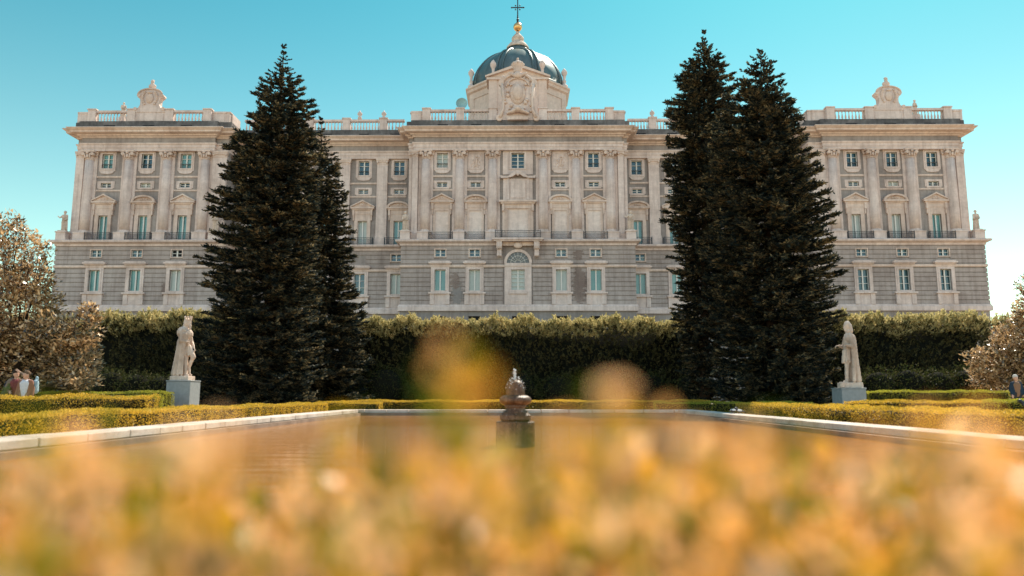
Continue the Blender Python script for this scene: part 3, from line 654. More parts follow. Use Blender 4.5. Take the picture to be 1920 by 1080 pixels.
def face(mb, c, r, d):      # head with nose, brow, chin, ears; d = unit facing dir
    d = Vector(d).normalized(); sd = Vector((-d.y, d.x, 0)); c = Vector(c)
    mb.ball(c, (r * .82, r * .82, r * 1.0), 16, 12); mb.ball(c - Vector((0, 0, r * .45)) + d * r * .2, (r * .6, r * .6, r * .62), 12, 8)
    mb.caps(c + d * r * .85 + Vector((0, 0, r * .1)), c + d * r * 1.02 - Vector((0, 0, r * .22)), r * .1, r * .16, 8)
    mb.ball(c + d * r * .68 - Vector((0, 0, r * .85)), r * .2, 8, 6); mb.ball(c + d * r * .78 - Vector((0, 0, r * .52)), (r * .2, r * .2, r * .09), 8, 6)
    for q in (-1, 1):
        mb.ball(c + d * r * .66 + sd * q * r * .33 + Vector((0, 0, r * .27)), r * .2, 8, 6); mb.ball(c + sd * q * r * .84, (r * .14, r * .14, r * .28), 8, 6)
def hand(mb, p, d, up, s=1.0, curl=.5):     # palm, four unequal bent fingers and a thumb
    p = Vector(p); d = Vector(d).normalized(); up = Vector(up); up = (up - d * up.dot(d)).normalized(); sd = d.cross(up)
    for k in range(4):
        o = p + sd * (k - 1.5) * .02 * s; L = (.04, .046, .043, .034)[k] * s; a = o + d * .085 * s
        mb.caps(p + sd * (k - 1.5) * .012 * s, a, .013 * s, .012 * s, 6)
        b_ = a + (d * math.cos(curl) - up * math.sin(curl)) * L; mb.caps(a, b_, .010 * s, .009 * s, 6)
        mb.caps(b_, b_ + (d * math.cos(curl * 2.2) - up * math.sin(curl * 2.2)) * L * .8, .009 * s, .008 * s, 6)
    t = p + sd * -.03 * s + d * .02 * s; t2 = t + (d * .6 - sd * .8) * .04 * s; mb.caps(t, t2, .013 * s, .011 * s, 6); mb.caps(t2, t2 + (d * .95 - sd * .2) * .032 * s, .011 * s, .009 * s, 6)
def king(kind):
    """robed king about 2.45 m incl. base slab; facing +X in kind 0, -X in kind 1"""
    m = MB(); f = 1 if kind == 0 else -1
    m.box(-.5, .42, -.38, .38, 0, .16) if kind == 0 else m.box(-.46, .46, -.36, .36, 0, .18)
    z0 = .16
    if kind == 0:
        # weight on the rear leg, front leg bent, long mantle trailing behind; upper body turned three-quarters
        m.caps((.16, -.12, .24), (.10, -.10, .75), .085, .11); m.caps((.10, -.1, .75), (.02, -.06, 1.15), .12, .16); m.caps((.16, -.12, .2), (.32, -.2, .19), .07, .05)
        m.caps((.24, .1, .26), (.20, .1, .50), .06, .08); m.caps((.20, .1, .5), (.42, .02, .88), .08, .10); m.caps((.42, .02, .88), (.16, .02, 1.2), .12, .16); m.caps((.24, .1, .22), (.36, .04, .2), .06, .045)
        m.caps((.04, 0, 1.12), (.0, 0, 1.42), .20, .19); m.caps((.0, 0, 1.42), (-.02, 0, 1.78), .21, .22); m.caps((-.02, -.22, 1.84), (-.02, .22, 1.84), .12, .12)
        # cape shoulders and mantle
        m.ball((-.12, 0, 1.78), (.32, .36, .24)); m.ball((.12, 0, 1.72), (.22, .28, .2))
        for k in range(17):
            t = k / 16; a = PI * (.28 + 1.25 * t); x0 = .02 + .25 * math.cos(a); y0 = -.30 * math.sin(a); x1 = -.12 + .42 * math.cos(a); y1 = -.36 * math.sin(a)
            if x1 > .12 and y1 < 0: continue
            m.caps((x0, y0, 1.7), ((x0 + x1) / 2 - .02, (y0 + y1) / 2, 1.0), .075, .045, 7); m.caps(((x0 + x1) / 2 - .02, (y0 + y1) / 2, 1.0), (x1, y1, .24), .045, .035 + .03 * (k % 2), 7)
        m.caps((-.2, 0, 1.4), (-.26, 0, .35), .22, .24); m.caps((-.05, .12, 1.3), (-.05, .18, .3), .16, .16)
        m.caps((-.1, -.34, .22), (-.5, -.1, .2), .06, .06); m.caps((-.5, -.1, .2), (-.45, .25, .2), .06, .06)
        # tunic skirt
        for k in range(8): a = 2 * PI * k / 8; m.caps((.05 + .13 * math.cos(a), .13 * math.sin(a), 1.25), (.10 + .22 * math.cos(a), .2 * math.sin(a), .95), .08, .06, 7)
        # near arm bent across the waist, far arm forward
        m.caps((-.08, -.26, 1.78), (-.06, -.36, 1.46), .10, .085); m.caps((-.06, -.36, 1.46), (.18, -.28, 1.42), .08, .06); hand(m, (.2, -.27, 1.42), (1, .2, 0), (0, 0, 1), 1.3, .7)
        m.caps((.06, .24, 1.76), (.22, .26, 1.42), .09, .07); m.caps((.22, .26, 1.42), (.38, .1, 1.25), .07, .06); hand(m, (.4, .1, 1.22), (.5, -.3, -.5), (1, 0, 0), 1.3, .8)
        for q in (-1, 1):
            for k in range(3): m.caps((.06 + .08 * k, q * .14 - .1, 1.66 - .05 * k), (.14 + .03 * k, q * .06 - .1, 1.3), .03, .03, 6)
        m.caps((0.02, 0, 1.9), (.06, 0, 2.06), .09, .08); face(m, (.1, 0, 2.16), .15, (1, -.35, 0))
        m.ball((.02, 0, 2.16), (.17, .17, .18)); m.ball((-.05, 0, 2.04), (.12, .14, .12)); m.caps((.2, -.05, 2.03), (.22, -.06, 1.93), .07, .04)
        for k in range(9): a = 2 * PI * k / 9; m.caps((.07 + .14 * math.cos(a), .14 * math.sin(a), 2.26), (.07 + .17 * math.cos(a), .17 * math.sin(a), 2.38), .035, .03, 6)
    else:
        m.caps((-.16, -.08, .28), (-.12, -.08, .72), .075, .10); m.caps((-.12, -.08, .72), (-.06, -.05, 1.15), .11, .15); m.caps((-.18, -.09, .23), (-.36, -.16, .21), .065, .045)
        m.caps((.02, .1, .26), (.0, .1, .75), .08, .10); m.caps((.0, .1, .75), (0, .05, 1.15), .11, .15); m.caps((.02, .08, .24), (-.16, .0, .21), .07, .05)
        m.caps((-.02, 0, 1.1), (.0, 0, 1.4), .20, .19); m.caps((.0, 0, 1.4), (.04, 0, 1.78), .19, .20); m.caps((.05, -.2, 1.84), (.05, .2, 1.84), .11, .11)
        m.ball((.1, 0, 1.74), (.28, .32, .22)); m.ball((.2, 0, 1.6), (.2, .28, .2))
        for k in range(14):
            t = k / 13; a = PI * (-.30 + 1.2 * t) + PI * .0; x0 = .1 + .22 * math.cos(a - .4); y0 = .28 * math.sin(a - .4); x1 = .16 + .30 * math.cos(a - .4); y1 = .34 * math.sin(a - .4)
            m.caps((x0, y0, 1.66), ((x0 + x1) / 2, (y0 + y1) / 2, 1.0), .07, .045, 7); m.caps(((x0 + x1) / 2, (y0 + y1) / 2, 1.0), (x1, y1, .26), .045, .035 + .03 * (k % 2), 7)
        m.caps((.1, -.30, 1.6), (.08, -.34, 1.0), .10, .07); m.caps((.08, -.34, 1.0), (.06, -.34, .28), .08, .09); m.caps((.2, -.28, 1.5), (.26, -.3, .28), .09, .10); m.caps((.16, 0, 1.4), (.22, 0, .35), .2, .22); m.caps((.36, .0, .5), (.42, -.1, .2), .07, .06)
        for k in range(9): a = 2 * PI * k / 9; m.caps((-.05 + .14 * math.cos(a), .14 * math.sin(a), 1.3), (-.08 + .19 * math.cos(a), .2 * math.sin(a), .92), .07, .055, 7)
        m.caps((.04, -.25, 1.78), (.08, -.36, 1.46), .10, .085); m.caps((.08, -.36, 1.46), (-.14, -.30, 1.5), .085, .06); hand(m, (-.17, -.29, 1.5), (-1, .2, 0), (0, 0, 1), 1.3, .7)
        m.caps((.0, .24, 1.76), (-.12, .28, 1.46), .09, .07); m.caps((-.12, .28, 1.46), (-.34, .14, 1.5), .065, .055); hand(m, (-.37, .12, 1.5), (-1, -.1, 0), (0, 0, 1), 1.4, .5)
        for k in range(4): m.caps((-.16, -.24 + .05 * k, 1.44), (-.14 + .02 * k, -.24 + .05 * k, .98), .03, .035, 6)
        m.caps((.04, 0, 1.9), (.02, 0, 2.06), .09, .08); face(m, (-.01, 0, 2.18), .15, (-1, -.3, 0))
        m.ball((.04, 0, 2.22), (.17, .17, .18)); m.caps((.12, -.08, 2.18), (.15, -.12, 2.02), .11, .09); m.caps((.12, .08, 2.18), (.15, .12, 2.02), .11, .09); m.ball((.06, 0, 2.02), (.14, .17, .1))
    return remesh(m, .016, 1, .035, .07)
GK = 'life-size king statues flanking the pool'
def ped(x, y, w, h, label):
    m = MB(); m.box(x - w, x + w, y - w, y + w, 0, h - .05); m.box(x - w - .02, x + w + .02, y - w - .02, y + w + .02, h - .05, h)
    o = build('statue_pedestal', m, PEDST, None, (x, y, 0), label, 'pedestal', 'granite statue pedestals'); bv = o.modifiers.new('b', 'BEVEL'); bv.width = .02; bv.segments = 2; return o
YS = 31.0
xl, zl = at(336, 713, YS); xr, zr = at(1600, 727, YS)
ped(xl - .03, YS + .5, .5, zl, 'square grey granite block under the crowned king statue left of the pool')
o = place_mesh('king_statue', king(0), MARBLE, None, (xl - .06, YS + .5, zl), 0, (.84, .9, 1.13), 'crowned stone king in trailing mantle with one knee bent, on the left pedestal', 'statue', GK)
ped(xr + .02, YS + .5, .5, zr, 'square grey granite block under the bareheaded robed statue right of the pool')
o = place_mesh('king_statue', king(1), MARBLE, None, (xr + .10, YS + .5, zr), 0, (.88, .9, 1.17), 'upright robed stone king with long hair and outstretched hand, on the right pedestal', 'statue', GK)
m = MB().lathe([(.09, zr), (.11, zr + .05), (.10, zr + .2), (.09, zr + .24)], xr - .40, YS + .12, 14); build('stone_stump', m, MARBLE, None, (xr - .42, YS + .2, zr), 'small round stone stump on the right pedestal beside the statue foot', 'stone')
# facade statues
def small_figure(arm, lean=.06):
    m = MB(); m.box(-.5, .5, -.45, .45, 0, .15)
    m.caps((-.12, 0, .25), (-.1, 0, 1.3), .16, .2); m.caps((.16, -.1, .25), (.1, 0, 1.3), .13, .2); m.caps((0, 0, 1.2), (lean, 0, 2.0), .26, .3); m.caps((lean - .26, 0, 2.15), (lean + .26, 0, 2.15), .14, .14)
    for k in range(7): m.caps((-.25 + .08 * k, .15, 2.0), (-.34 + .11 * k, .2, .25), .12, .1, 7)
    m.caps((lean + .3, 0, 2.1), (lean + .42, -.12, 1.65), .11, .09); m.caps((lean + .42, -.12, 1.65), (lean + .2, -.3, 1.5), .09, .07)
    if arm: m.caps((lean - .3, 0, 2.12), (lean - .6, -.05, 1.85), .11, .08); m.caps((lean - .6, -.05, 1.85), (lean - .85, -.1, 2.05), .08, .07)
    else: m.caps((lean - .3, 0, 2.1), (lean - .4, -.1, 1.6), .11, .09); m.caps((lean - .4, -.1, 1.6), (lean - .1, -.3, 1.55), .09, .07)
    m.caps((lean, 0, 2.2), (lean, 0, 2.4), .1, .09); face(m, (lean, -.03, 2.55), .2, (0, -1, 0)); m.ball((lean, .03, 2.62), (.19, .2, .18)); m.caps((.0, .2, .2), (-.1, .2, 1.2), .25, .2)
    return remesh(m, .05, 2, .05, .3)
f1 = small_figure(True); f2 = small_figure(False, -.05)
GL = 'statues standing on the palace ledge'
for i, (px, arm, lab) in enumerate([(121, 1, 'ledge statue at the far left corner of the palace, arm stretched to the left'), (403, 0, 'ledge statue at the inner corner of the left wing, half behind the fir'),
        (764, 0, 'ledge statue at the left corner of the central block'), (1180, 1, 'ledge statue at the right corner of the central block'), (1826, 0, 'ledge statue at the far right corner of the palace')]):
    x, z = at(px, 430, 111.9); x = {0: -70.0, 1: -46.6, 2: -17.25, 3: 17.25, 4: 70.0}[i]
    r = empty('ledge_statue', (x, 111.95, 24.45), lab, 'statue', GL)
    pm = MB().box(x - .75, x + .75, 111.3, 112.9, 24.46, 25.6); pm.box(x - .85, x + .85, 111.2, 112.95, 25.6, 25.8); build('pedestal', pm, LIGHT, r)
    place_mesh('figure', (f1 if arm else f2).copy(), MARBLE, r, (0, 0.0, 1.35), 0, 1.15 if i else 1.2)
for x, lab in ((-64.6, 'small statue standing behind the parapet of the left wing'), (64.6, 'small statue standing behind the parapet of the right wing')):
    r = empty('roof_statue', (x, 116.5, 44.0), lab, 'statue', 'statues behind the parapets'); pm = MB().box(x - .5, x + .5, 116.0, 117.0, 44.0, 45.9); build('pedestal', pm, LIGHT, r)
    place_mesh('figure', (f2).copy(), MARBLE, r, (0, 0, 1.9), .5, .95)
# ================================================================ GROUND, POOL
GRAV = stone('sandy_gravel', (.30, .22, .15), (.38, .29, .20), (.45, .36, .26), big=.5, fine=14, streak=0)
PX, PY0, PY1 = 6.85, 2.6, 32.6
m = MB()
for x0, x1, y0, y1 in ((-1500, 1500, PY1, 3000), (-1500, 1500, -400, PY0), (-1500, -PX, PY0, PY1), (PX, 1500, PY0, PY1)): m.quad((x0, y0, 0), (x1, y0, 0), (x1, y1, 0), (x0, y1, 0))
build('ground', m, GRAV, kind='structure')
m = MB(); m.quad((-PX, PY0, -.6), (PX, PY0, -.6), (PX, PY1, -.6), (-PX, PY1, -.6))
for a, c in (((-PX, PY0), (-PX, PY1)), ((-PX, PY1), (PX, PY1)), ((PX, PY1), (PX, PY0)), ((PX, PY0), (-PX, PY0))): m.quad((*a, -.6), (*c, -.6), (*c, .0), (*a, .0))
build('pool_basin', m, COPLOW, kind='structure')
def watermat():
    m, nt, b = mat('pool_water', .03, .5); b.inputs['IOR'].default_value = 1.33
    b.inputs['Base Color'].default_value = (.40, .16, .03, 1)
    v = objcoord(nt, (1, 1, 1)); n1 = noise(nt, 1.3, 3, objcoord(nt, (.5, 2.2, 1))); n2 = noise(nt, 7, 4, objcoord(nt, (.35, 1.8, 1)))
    a = nt.nodes.new('ShaderNodeMath'); a.operation = 'MULTIPLY_ADD'; nt.links.new(n2, a.inputs[0]); a.inputs[1].default_value = .35; nt.links.new(n1, a.inputs[2])
    bump(nt, b, a.outputs[0], .22, .10); return m
m = MB(); nx, ny = 30, 60
m.quad((-PX, PY0, .01), (PX, PY0, .01), (PX, PY1, .01), (-PX, PY1, .01)); build('water', m, watermat(), kind='structure')
rr = random.Random(2)
def coping(name, horizontal, c_in, c_out, a0, a1, label):
    top = MB(); low = MB(); a = a0; s = 1 if c_out > c_in else -1
    while a < a1 - .05:
        L = min(rr.uniform(.95, 1.35), a1 - a); g = .014; j = rr.uniform(-.006, .006); lo, hi = sorted((c_in + j, c_out))
        if horizontal: top.box(a + g, a + L - g, lo, hi, .12, .25 + j * .5)
        else: top.box(lo, hi, a + g, a + L - g, .12, .25 + j * .5)
        a += L
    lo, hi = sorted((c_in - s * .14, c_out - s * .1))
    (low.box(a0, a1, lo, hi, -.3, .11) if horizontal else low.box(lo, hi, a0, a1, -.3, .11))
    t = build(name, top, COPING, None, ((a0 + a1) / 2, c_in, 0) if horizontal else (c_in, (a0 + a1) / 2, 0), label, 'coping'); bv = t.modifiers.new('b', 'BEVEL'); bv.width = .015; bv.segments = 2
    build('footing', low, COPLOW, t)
coping('pool_coping', False, -6.9, -7.62, PY0, PY1, 'pale block coping along the left long side of the pool')
coping('pool_coping', False, 6.9, 7.62, PY0, PY1, 'pale block coping along the right long side of the pool')
coping('pool_coping', True, PY1 + .0, PY1 + .85, -7.62, 7.62, 'shaded coping across the far end of the pool behind the fountain')
coping('pool_coping', True, PY0, PY0 - .8, -7.62, 7.62, 'coping at the near end of the pool, hidden by the blurred hedge')
# fountain
FY = 12.9; fx, _ = at(966.5, 800, FY); fz = lambda py: at(966.5, py, FY)[1]
fo = empty('fountain', (fx, FY, 0), 'wet brown stone fountain finial on a square block in the middle of the pool', 'fountain')
def sq(mb, r, z0, z1, bev):
    n = 28; i0 = []
    for rr_, z in ((r - bev, z0), (r, z0 + bev), (r, z1 - bev), (r - bev, z1)): i0.append((rr_, z))
    i = len(mb.v)
    for rr_, z in i0:
        for k in range(n):
            a = 2 * PI * (k + .5) / n; c, s_ = math.cos(a), math.sin(a); q = (abs(c) ** 10 + abs(s_) ** 10) ** (-1 / 10); mb.v.append((fx + rr_ * c * q, FY + rr_ * s_ * q, z))
    for j in range(3):
        for k in range(n): mb.f.append((i + j * n + k, i + j * n + (k + 1) % n, i + (j + 1) * n + (k + 1) % n, i + (j + 1) * n + k))
    mb.f.append(tuple(range(i + 3 * n, i + 4 * n)))
b_ = MB(); sq(b_, .325, -.6, fz(790), .012); build('block', b_, FOUNT, fo)
b_ = MB(); sq(b_, .26, fz(790) - .01, fz(773), .05); build('cushion', b_, FOUNT, fo)
z0 = fz(774); z1 = fz(760); b_ = MB().lathe([(.22, z0 - .02), (.21, z0 + .03), (.16, z0 + .06), (.165, z1 - .04), (.2, z1 + .01)], fx, FY, 28); build('neck', b_, FOUNT, fo)
zc = fz(750.5); b_ = MB().lathe([(.12 + .155 * max(0, math.cos(t)) ** .8, zc + .088 * math.sin(t)) for t in [-PI / 2 + PI * k / 12 for k in range(13)]], fx, FY, 28); build('ring', b_, FOUNT, fo)
z0, z1 = fz(743), fz(712); b_ = MB(); prof = [(.150, z0 - .02), (.158, z0 + .06), (.155, z0 + .12), (.14, z0 + .18), (.11, z0 + .23), (.07, z0 + .27), (.035, z1)]
i = 0; nn = 48
for r, z in prof:
    for k in range(nn): a = 2 * PI * k / nn; q = r * (1 + .035 * abs(math.sin(a * 6))); b_.v.append((fx + q * math.cos(a), FY + q * math.sin(a), z))
for j in range(len(prof) - 1):
    for k in range(nn): b_.sm.add(len(b_.f)); b_.f.append((j * nn + k, j * nn + (k + 1) % nn, (j + 1) * nn + (k + 1) % nn, (j + 1) * nn + k))
b_.f.append(tuple(range((len(prof) - 1) * nn, len(prof) * nn))); build('melon_cap', b_, FOUNT, fo)
def jetmat():
    m, nt, b = mat('splashing_water', .1, .8); b.inputs['Base Color'].default_value = (.85, .87, .88, 1); b.inputs['Transmission Weight'].default_value = .35; b.inputs['IOR'].default_value = 1.33; return m
JET = jetmat(); b_ = MB(); rr = random.Random(4); zt = fz(692)
for k in range(34):
    t = k / 33; z = z1 + (zt - z1) * t; b_.ball((fx - .01 + rr.uniform(-.012, .012) * (1 + t), FY + rr.uniform(-.012, .012), z), (rr.uniform(.006, .016), .012, rr.uniform(.01, .024)), 8, 6)
for k in range(70):
    a = rr.uniform(0, 2 * PI); t = rr.random(); r = .05 + .13 * t; b_.ball((fx + r * math.cos(a), FY + r * math.sin(a), z1 + .02 - .2 * t * t + rr.uniform(0, .03)), (rr.uniform(.003, .010),) * 3, 6, 4)
build('water_jet', b_, JET, None, (fx, FY, z1), 'short white water jet bubbling from the fountain top', 'water jet')
b_ = MB()
for k in range(170):
    a = rr.uniform(0, 2 * PI); r = abs(rr.gauss(0, .45)) + .18; b_.ball((fx + r * math.cos(a), FY + r * math.sin(a), rr.uniform(.04, .2 + .75 * math.exp(-(r - .15) * 3))), (rr.uniform(.002, .006),) * 3, 5, 4)
build('water_droplets', b_, JET, None, (fx, FY, 0), 'tiny bright droplets scattered round the fountain', 'droplets', kind='stuff')
# ================================================================ HEDGES
def boxhedge(name, x0, x1, y0, y1, z1, dens, leaf, m, label, group, cat='hedge', rough=.03, z0=0.0, blade=False):
    A = [('t', (x1 - x0) * (y1 - y0)), ('f', (x1 - x0) * (z1 - z0)), ('b', (x1 - x0) * (z1 - z0)), ('l', (y1 - y0) * (z1 - z0)), ('r', (y1 - y0) * (z1 - z0))]; out = []
    for k, ar in A:
        n = int(ar * dens * (1 if k in 'tflr' else .5)) + 4; u, v = RNG.random(n), RNG.random(n); dep = RNG.random(n) ** 1.5 * leaf * 2.0
        zz = z0 + v * (z1 - z0)
        if k == 't': p = np.stack([x0 + u * (x1 - x0), y0 + v * (y1 - y0), z1 - dep], 1); nr = (0, 0, 1)
        elif k == 'f': p = np.stack([x0 + u * (x1 - x0), y0 + dep, zz], 1); nr = (0, -1, .0)
        elif k == 'b': p = np.stack([x0 + u * (x1 - x0), y1 - dep, zz], 1); nr = (0, 1, .0)
        elif k == 'l': p = np.stack([x0 + dep, y0 + u * (y1 - y0), zz], 1); nr = (-1, 0, .0)
        else: p = np.stack([x1 - dep, y0 + u * (y1 - y0), zz], 1); nr = (1, 0, .0)
        nr = np.array(nr, float)
        wob = (np.sin(p[:, 0] * 2.1 + p[:, 1] * 1.3) + np.sin(p[:, 0] * 5.3 - p[:, 1] * 4.1 + p[:, 2] * 6) * .6 + np.sin(p[:, 1] * 9.7 + p[:, 0] * 11) * .4) * rough
        p = p + nr * wob[:, None]
        d = nr * .8 + RNG.normal(size=(n, 3)) * .65 + np.array([0, 0, .35]); out.append(diamonds(p, d, leaf * RNG.uniform(.6, 1.3, n), leaf * RNG.uniform(.4, .7, n), .5))
    V = np.concatenate(out); g = leaf * 1.3 + rough
    if blade:
        cz = V[:, :1, :]; lump = np.sin(cz[..., 0] * 31 + cz[..., 1] * 9) * .4 + np.sin(cz[..., 0] * 13.7 - cz[..., 1] * 17) * .5 + np.sin(cz[..., 0] * 57 + cz[..., 1] * 41) * .3
        V[..., 2] += lump * .036 * (V[..., 2] > z1 - .12)
        g = .07
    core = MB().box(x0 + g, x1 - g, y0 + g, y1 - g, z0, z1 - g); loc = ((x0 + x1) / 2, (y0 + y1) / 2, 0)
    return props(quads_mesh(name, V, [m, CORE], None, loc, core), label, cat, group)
GB = 'clipped box hedges round the pool'
XI = 8.15
boxhedge('box_hedge', -9.1, -XI, 9, 32.4, .54, 1900, .035, BOXO, 'long low golden box hedge along the left side of the pool', GB)
boxhedge('box_hedge', XI, 9.1, 9, 28.5, .57, 1900, .035, BOXO, 'long low golden box hedge along the right side of the pool', GB)
boxhedge('box_hedge', -9.2, -6.2, 33.8, 34.6, .56, 1600, .035, BOXO, 'short box hedge piece at the far left corner of the pool', GB)
boxhedge('box_hedge', -8.6, 9.2, 36.2, 37.0, .62, 1600, .04, BOXO, 'low box hedge running behind the far end of the pool', GB)
boxhedge('box_hedge', 6.3, 13.5, 34.6, 35.3, .55, 1500, .04, BOXG, 'low box hedge under the right pair of firs', GB)
boxhedge('box_hedge', -26, -11.2, 22.6, 23.5, .84, 1500, .04, BOXO, 'taller mottled box hedge in front of the two walkers on the left', GB, rough=.05)
boxhedge('box_hedge', -26, -13.8, 29.2, 30.2, 1.0, 1300, .04, BOXG, 'bright green box hedge behind the two walkers on the left', GB)
boxhedge('box_hedge', -15.9, -12.9, 26.6, 27.4, .83, 1400, .04, BOXG, 'green box hedge just left of the crowned king pedestal', GB)
def bxx(pl, pr, Y): return at(pl, 742, Y)[0], at(pr, 742, Y)[0]
a, c = bxx(1628, 1830, 35); boxhedge('box_hedge', a, c, 35, 35.9, 1.07, 1200, .04, BOXG, 'bright topped green box hedge right of the robed statue', GB)
a, c = bxx(1832, 1896, 34.6); boxhedge('box_hedge', a, c, 34.6, 35.6, 1.07, 1200, .04, BOXG, 'bright topped green box hedge piece beside the standing man', GB)
a, c = bxx(1600, 1868, 27); boxhedge('box_hedge', a, c, 27, 27.9, .66, 1400, .04, BOXO, 'patchy brownish box hedge at the foot of the right pedestal', GB, rough=.035)
a, c = bxx(1871, 2100, 26); boxhedge('box_hedge', a, c, 26, 27, .69, 1400, .04, BOXG, 'smooth box hedge in front of the standing man', GB)
# near blurred hedge
HX = 2.6
o = boxhedge('near_hedge', -HX, HX, .26, 1.12, .703, 2100, .042, NEAR, 'blurred orange and green hedge filling the foreground', None, rough=.016, blade=True)
# loose sprigs standing above the near hedge
n = 800; px = RNG.uniform(-HX, HX, n); py = .3 + RNG.random(n) * .8; pz = .685 + RNG.random(n) ** 3.0 * .12
V = [diamonds(np.stack([px, py, pz], 1), RNG.normal(size=(n, 3)) * .6 + [0, 0, .8], RNG.uniform(.025, .042, n), RNG.uniform(.016, .026, n), .5)]
sp = MB()
def sprig(px_, py_, Y, nl, seed):
    r = np.random.default_rng(seed); x, z = at(px_, py_, Y); sp.tube([(x + .02, Y, .66), (x + .006, Y, (z + .7) / 2), (x, Y, z)], [.0014, .0011, .0007], 5)
    for k in range(nl * 2):
        t = 1 - k * (.12 if nl < 5 else .035); p = np.array([[x + .006 * (1 - t) + r.normal() * .008, Y, .7 + (z - .7) * max(t, .1)]]); V.append(diamonds(p, np.array([[r.normal() * .7, r.normal() * .3, .5]]), [r.uniform(.016, .024)], [r.uniform(.010, .015)], .5, np.array([[0., 1., .3]])))
_r = random.Random(8)
for k, (a_, b_, Y) in enumerate([(838, 670, .46), (866, 745, .43), (872, 800, .46), (1145, 735, .50), (800, 880, .5), (735, 800, .5), (600, 800, .55), (1240, 790, .6), (1110, 835, .5), (1300, 845, .5), (1610, 900, .5), (1620, 820, .5), (20, 790, .4), (60, 830, .45), (150, 835, .5), (1900, 800, .45), (1840, 825, .5), (1690, 820, .45), (1540, 835, .5), (300, 850, .5), (690, 850, .5), (1380, 820, .5), (420, 850, .5), (580, 880, .6), (110, 860, .5), (220, 880, .5), (960, 885, .5), (1760, 840, .45), (1450, 860, .5)] + [(_r.uniform(-40, 1960), _r.uniform(815, 900), _r.uniform(.38, .6)) for _ in range(20)]): sprig(a_, b_, Y, 7 if k in (0, 3) else 3, k)
lo = quads_mesh('sprigs', np.concatenate(V), [NEAR, BARK], o, extra=sp)
# tall feathery hedges
def tallhedge(x0, x1, y0, y1, z1, label, dens=30, plume=.9):
    out = []; tops = []
    for k, ar in (('t', (x1 - x0) * (y1 - y0) * 1.5), ('e', (x1 - x0) * 2.2), ('f', (x1 - x0) * z1), ('l', (y1 - y0) * z1), ('r', (y1 - y0) * z1)):
        n = int(ar * dens); u, v = RNG.random(n), RNG.random(n); dep = RNG.random(n) * .5
        if k == 't': p = np.stack([x0 + u * (x1 - x0), y0 + v * (y1 - y0), z1 - dep], 1); nr = np.array([0, -.15, 1.])
        elif k == 'e': p = np.stack([x0 + u * (x1 - x0), y0 + dep * .9, z1 - v * 1.0 - .1], 1); nr = np.array([0, -.5, .85])
        elif k == 'f': p = np.stack([x0 + u * (x1 - x0), y0 + dep, v * (z1 - .3)], 1); nr = np.array([0, -.75, .55])
        else: q = -1 if k == 'l' else 1; p = np.stack([(x0 if q < 0 else x1) - q * dep, y0 + u * (y1 - y0), v * (z1 - .3)], 1); nr = np.array([q * .75, 0, .55])
        wob = np.sin(p[:, 0] * 1.7) * .12 + np.sin(p[:, 0] * 4.3 + p[:, 2] * 2.1) * .13 + np.sin(p[:, 0] * 9.1 - p[:, 2] * 3) * .07; hn = nr * np.array([1, 1, 0]); p = p + hn * wob[:, None]
        tall = (np.sin(p[:, 0] * 3.1) * .5 + np.sin(p[:, 0] * 7.7 + 1) * .35 + np.sin(p[:, 0] * 15.1) * .25)
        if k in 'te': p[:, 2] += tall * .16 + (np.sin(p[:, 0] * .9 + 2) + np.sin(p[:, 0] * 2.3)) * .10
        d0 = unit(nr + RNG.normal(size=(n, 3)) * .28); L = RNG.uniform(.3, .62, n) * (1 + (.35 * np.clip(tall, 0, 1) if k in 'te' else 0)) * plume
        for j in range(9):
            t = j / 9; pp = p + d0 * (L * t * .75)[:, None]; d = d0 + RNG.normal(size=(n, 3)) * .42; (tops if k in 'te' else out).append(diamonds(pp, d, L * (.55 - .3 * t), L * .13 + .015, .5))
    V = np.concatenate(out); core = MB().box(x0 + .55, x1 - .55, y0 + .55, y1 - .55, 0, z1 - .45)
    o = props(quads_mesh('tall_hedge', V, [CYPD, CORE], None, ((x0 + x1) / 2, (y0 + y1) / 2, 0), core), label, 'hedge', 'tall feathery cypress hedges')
    quads_mesh('sunlit_top_growth', np.concatenate(tops), CYP, o); return o
hz = lambda py, Y: at(971, py, Y)[1]
tallhedge(-12.2, 12.2, 50, 53, hz(602, 50), 'tall feathery cypress hedge across the middle, between the fir pairs')
a, c = bxx(150, 520, 47); tallhedge(a, c, 47, 50, hz(592, 47), 'tall feathery cypress hedge on the left, behind the crowned king')
a, c = bxx(1500, 1868, 47); tallhedge(a, c, 47, 50, hz(596, 47), 'tall feathery cypress hedge on the right, behind the robed statue')
a, c = bxx(-260, 140, 52); tallhedge(a, c, 52, 55, hz(600, 52), 'tall hedge at the far left, behind the bronze magnolia', 18)
a, c = bxx(1880, 2200, 56); tallhedge(a, c, 56, 59, hz(600, 56), 'tall hedge at the far right, behind the magnolia and lamp', 18)
# low shrubs in front of the tall hedges
def shrub(x, y, r, h, label, m=BUSH, n=2600, leaf=.11):
    th = RNG.uniform(0, 2 * PI, n); ph = np.arccos(RNG.uniform(-.1, 1, n)); rad = RNG.uniform(.72, 1.0, n) * (1 + .12 * np.sin(th * 5 + ph * 4) + .08 * np.sin(th * 11))
    p = np.stack([x + r * rad * np.sin(ph) * np.cos(th), y + r * .8 * rad * np.sin(ph) * np.sin(th), h * .35 + h * .65 * rad * np.cos(ph)], 1)
    k = RNG.random(n) < .3; p[k, 2] = RNG.uniform(.1, h * .5, k.sum())
    d = unit(p - np.array([x, y, h * .3])) + RNG.normal(size=(n, 3)) * .7; V = diamonds(p, d, leaf * RNG.uniform(.7, 1.4, n), leaf * .5 * RNG.uniform(.7, 1.3, n))
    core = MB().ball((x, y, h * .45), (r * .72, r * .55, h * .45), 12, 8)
    props(quads_mesh('shrub', V, [m, CORE], None, (x, y, 0), core), label, 'shrub', 'dark shrubs at the foot of the tall hedges')
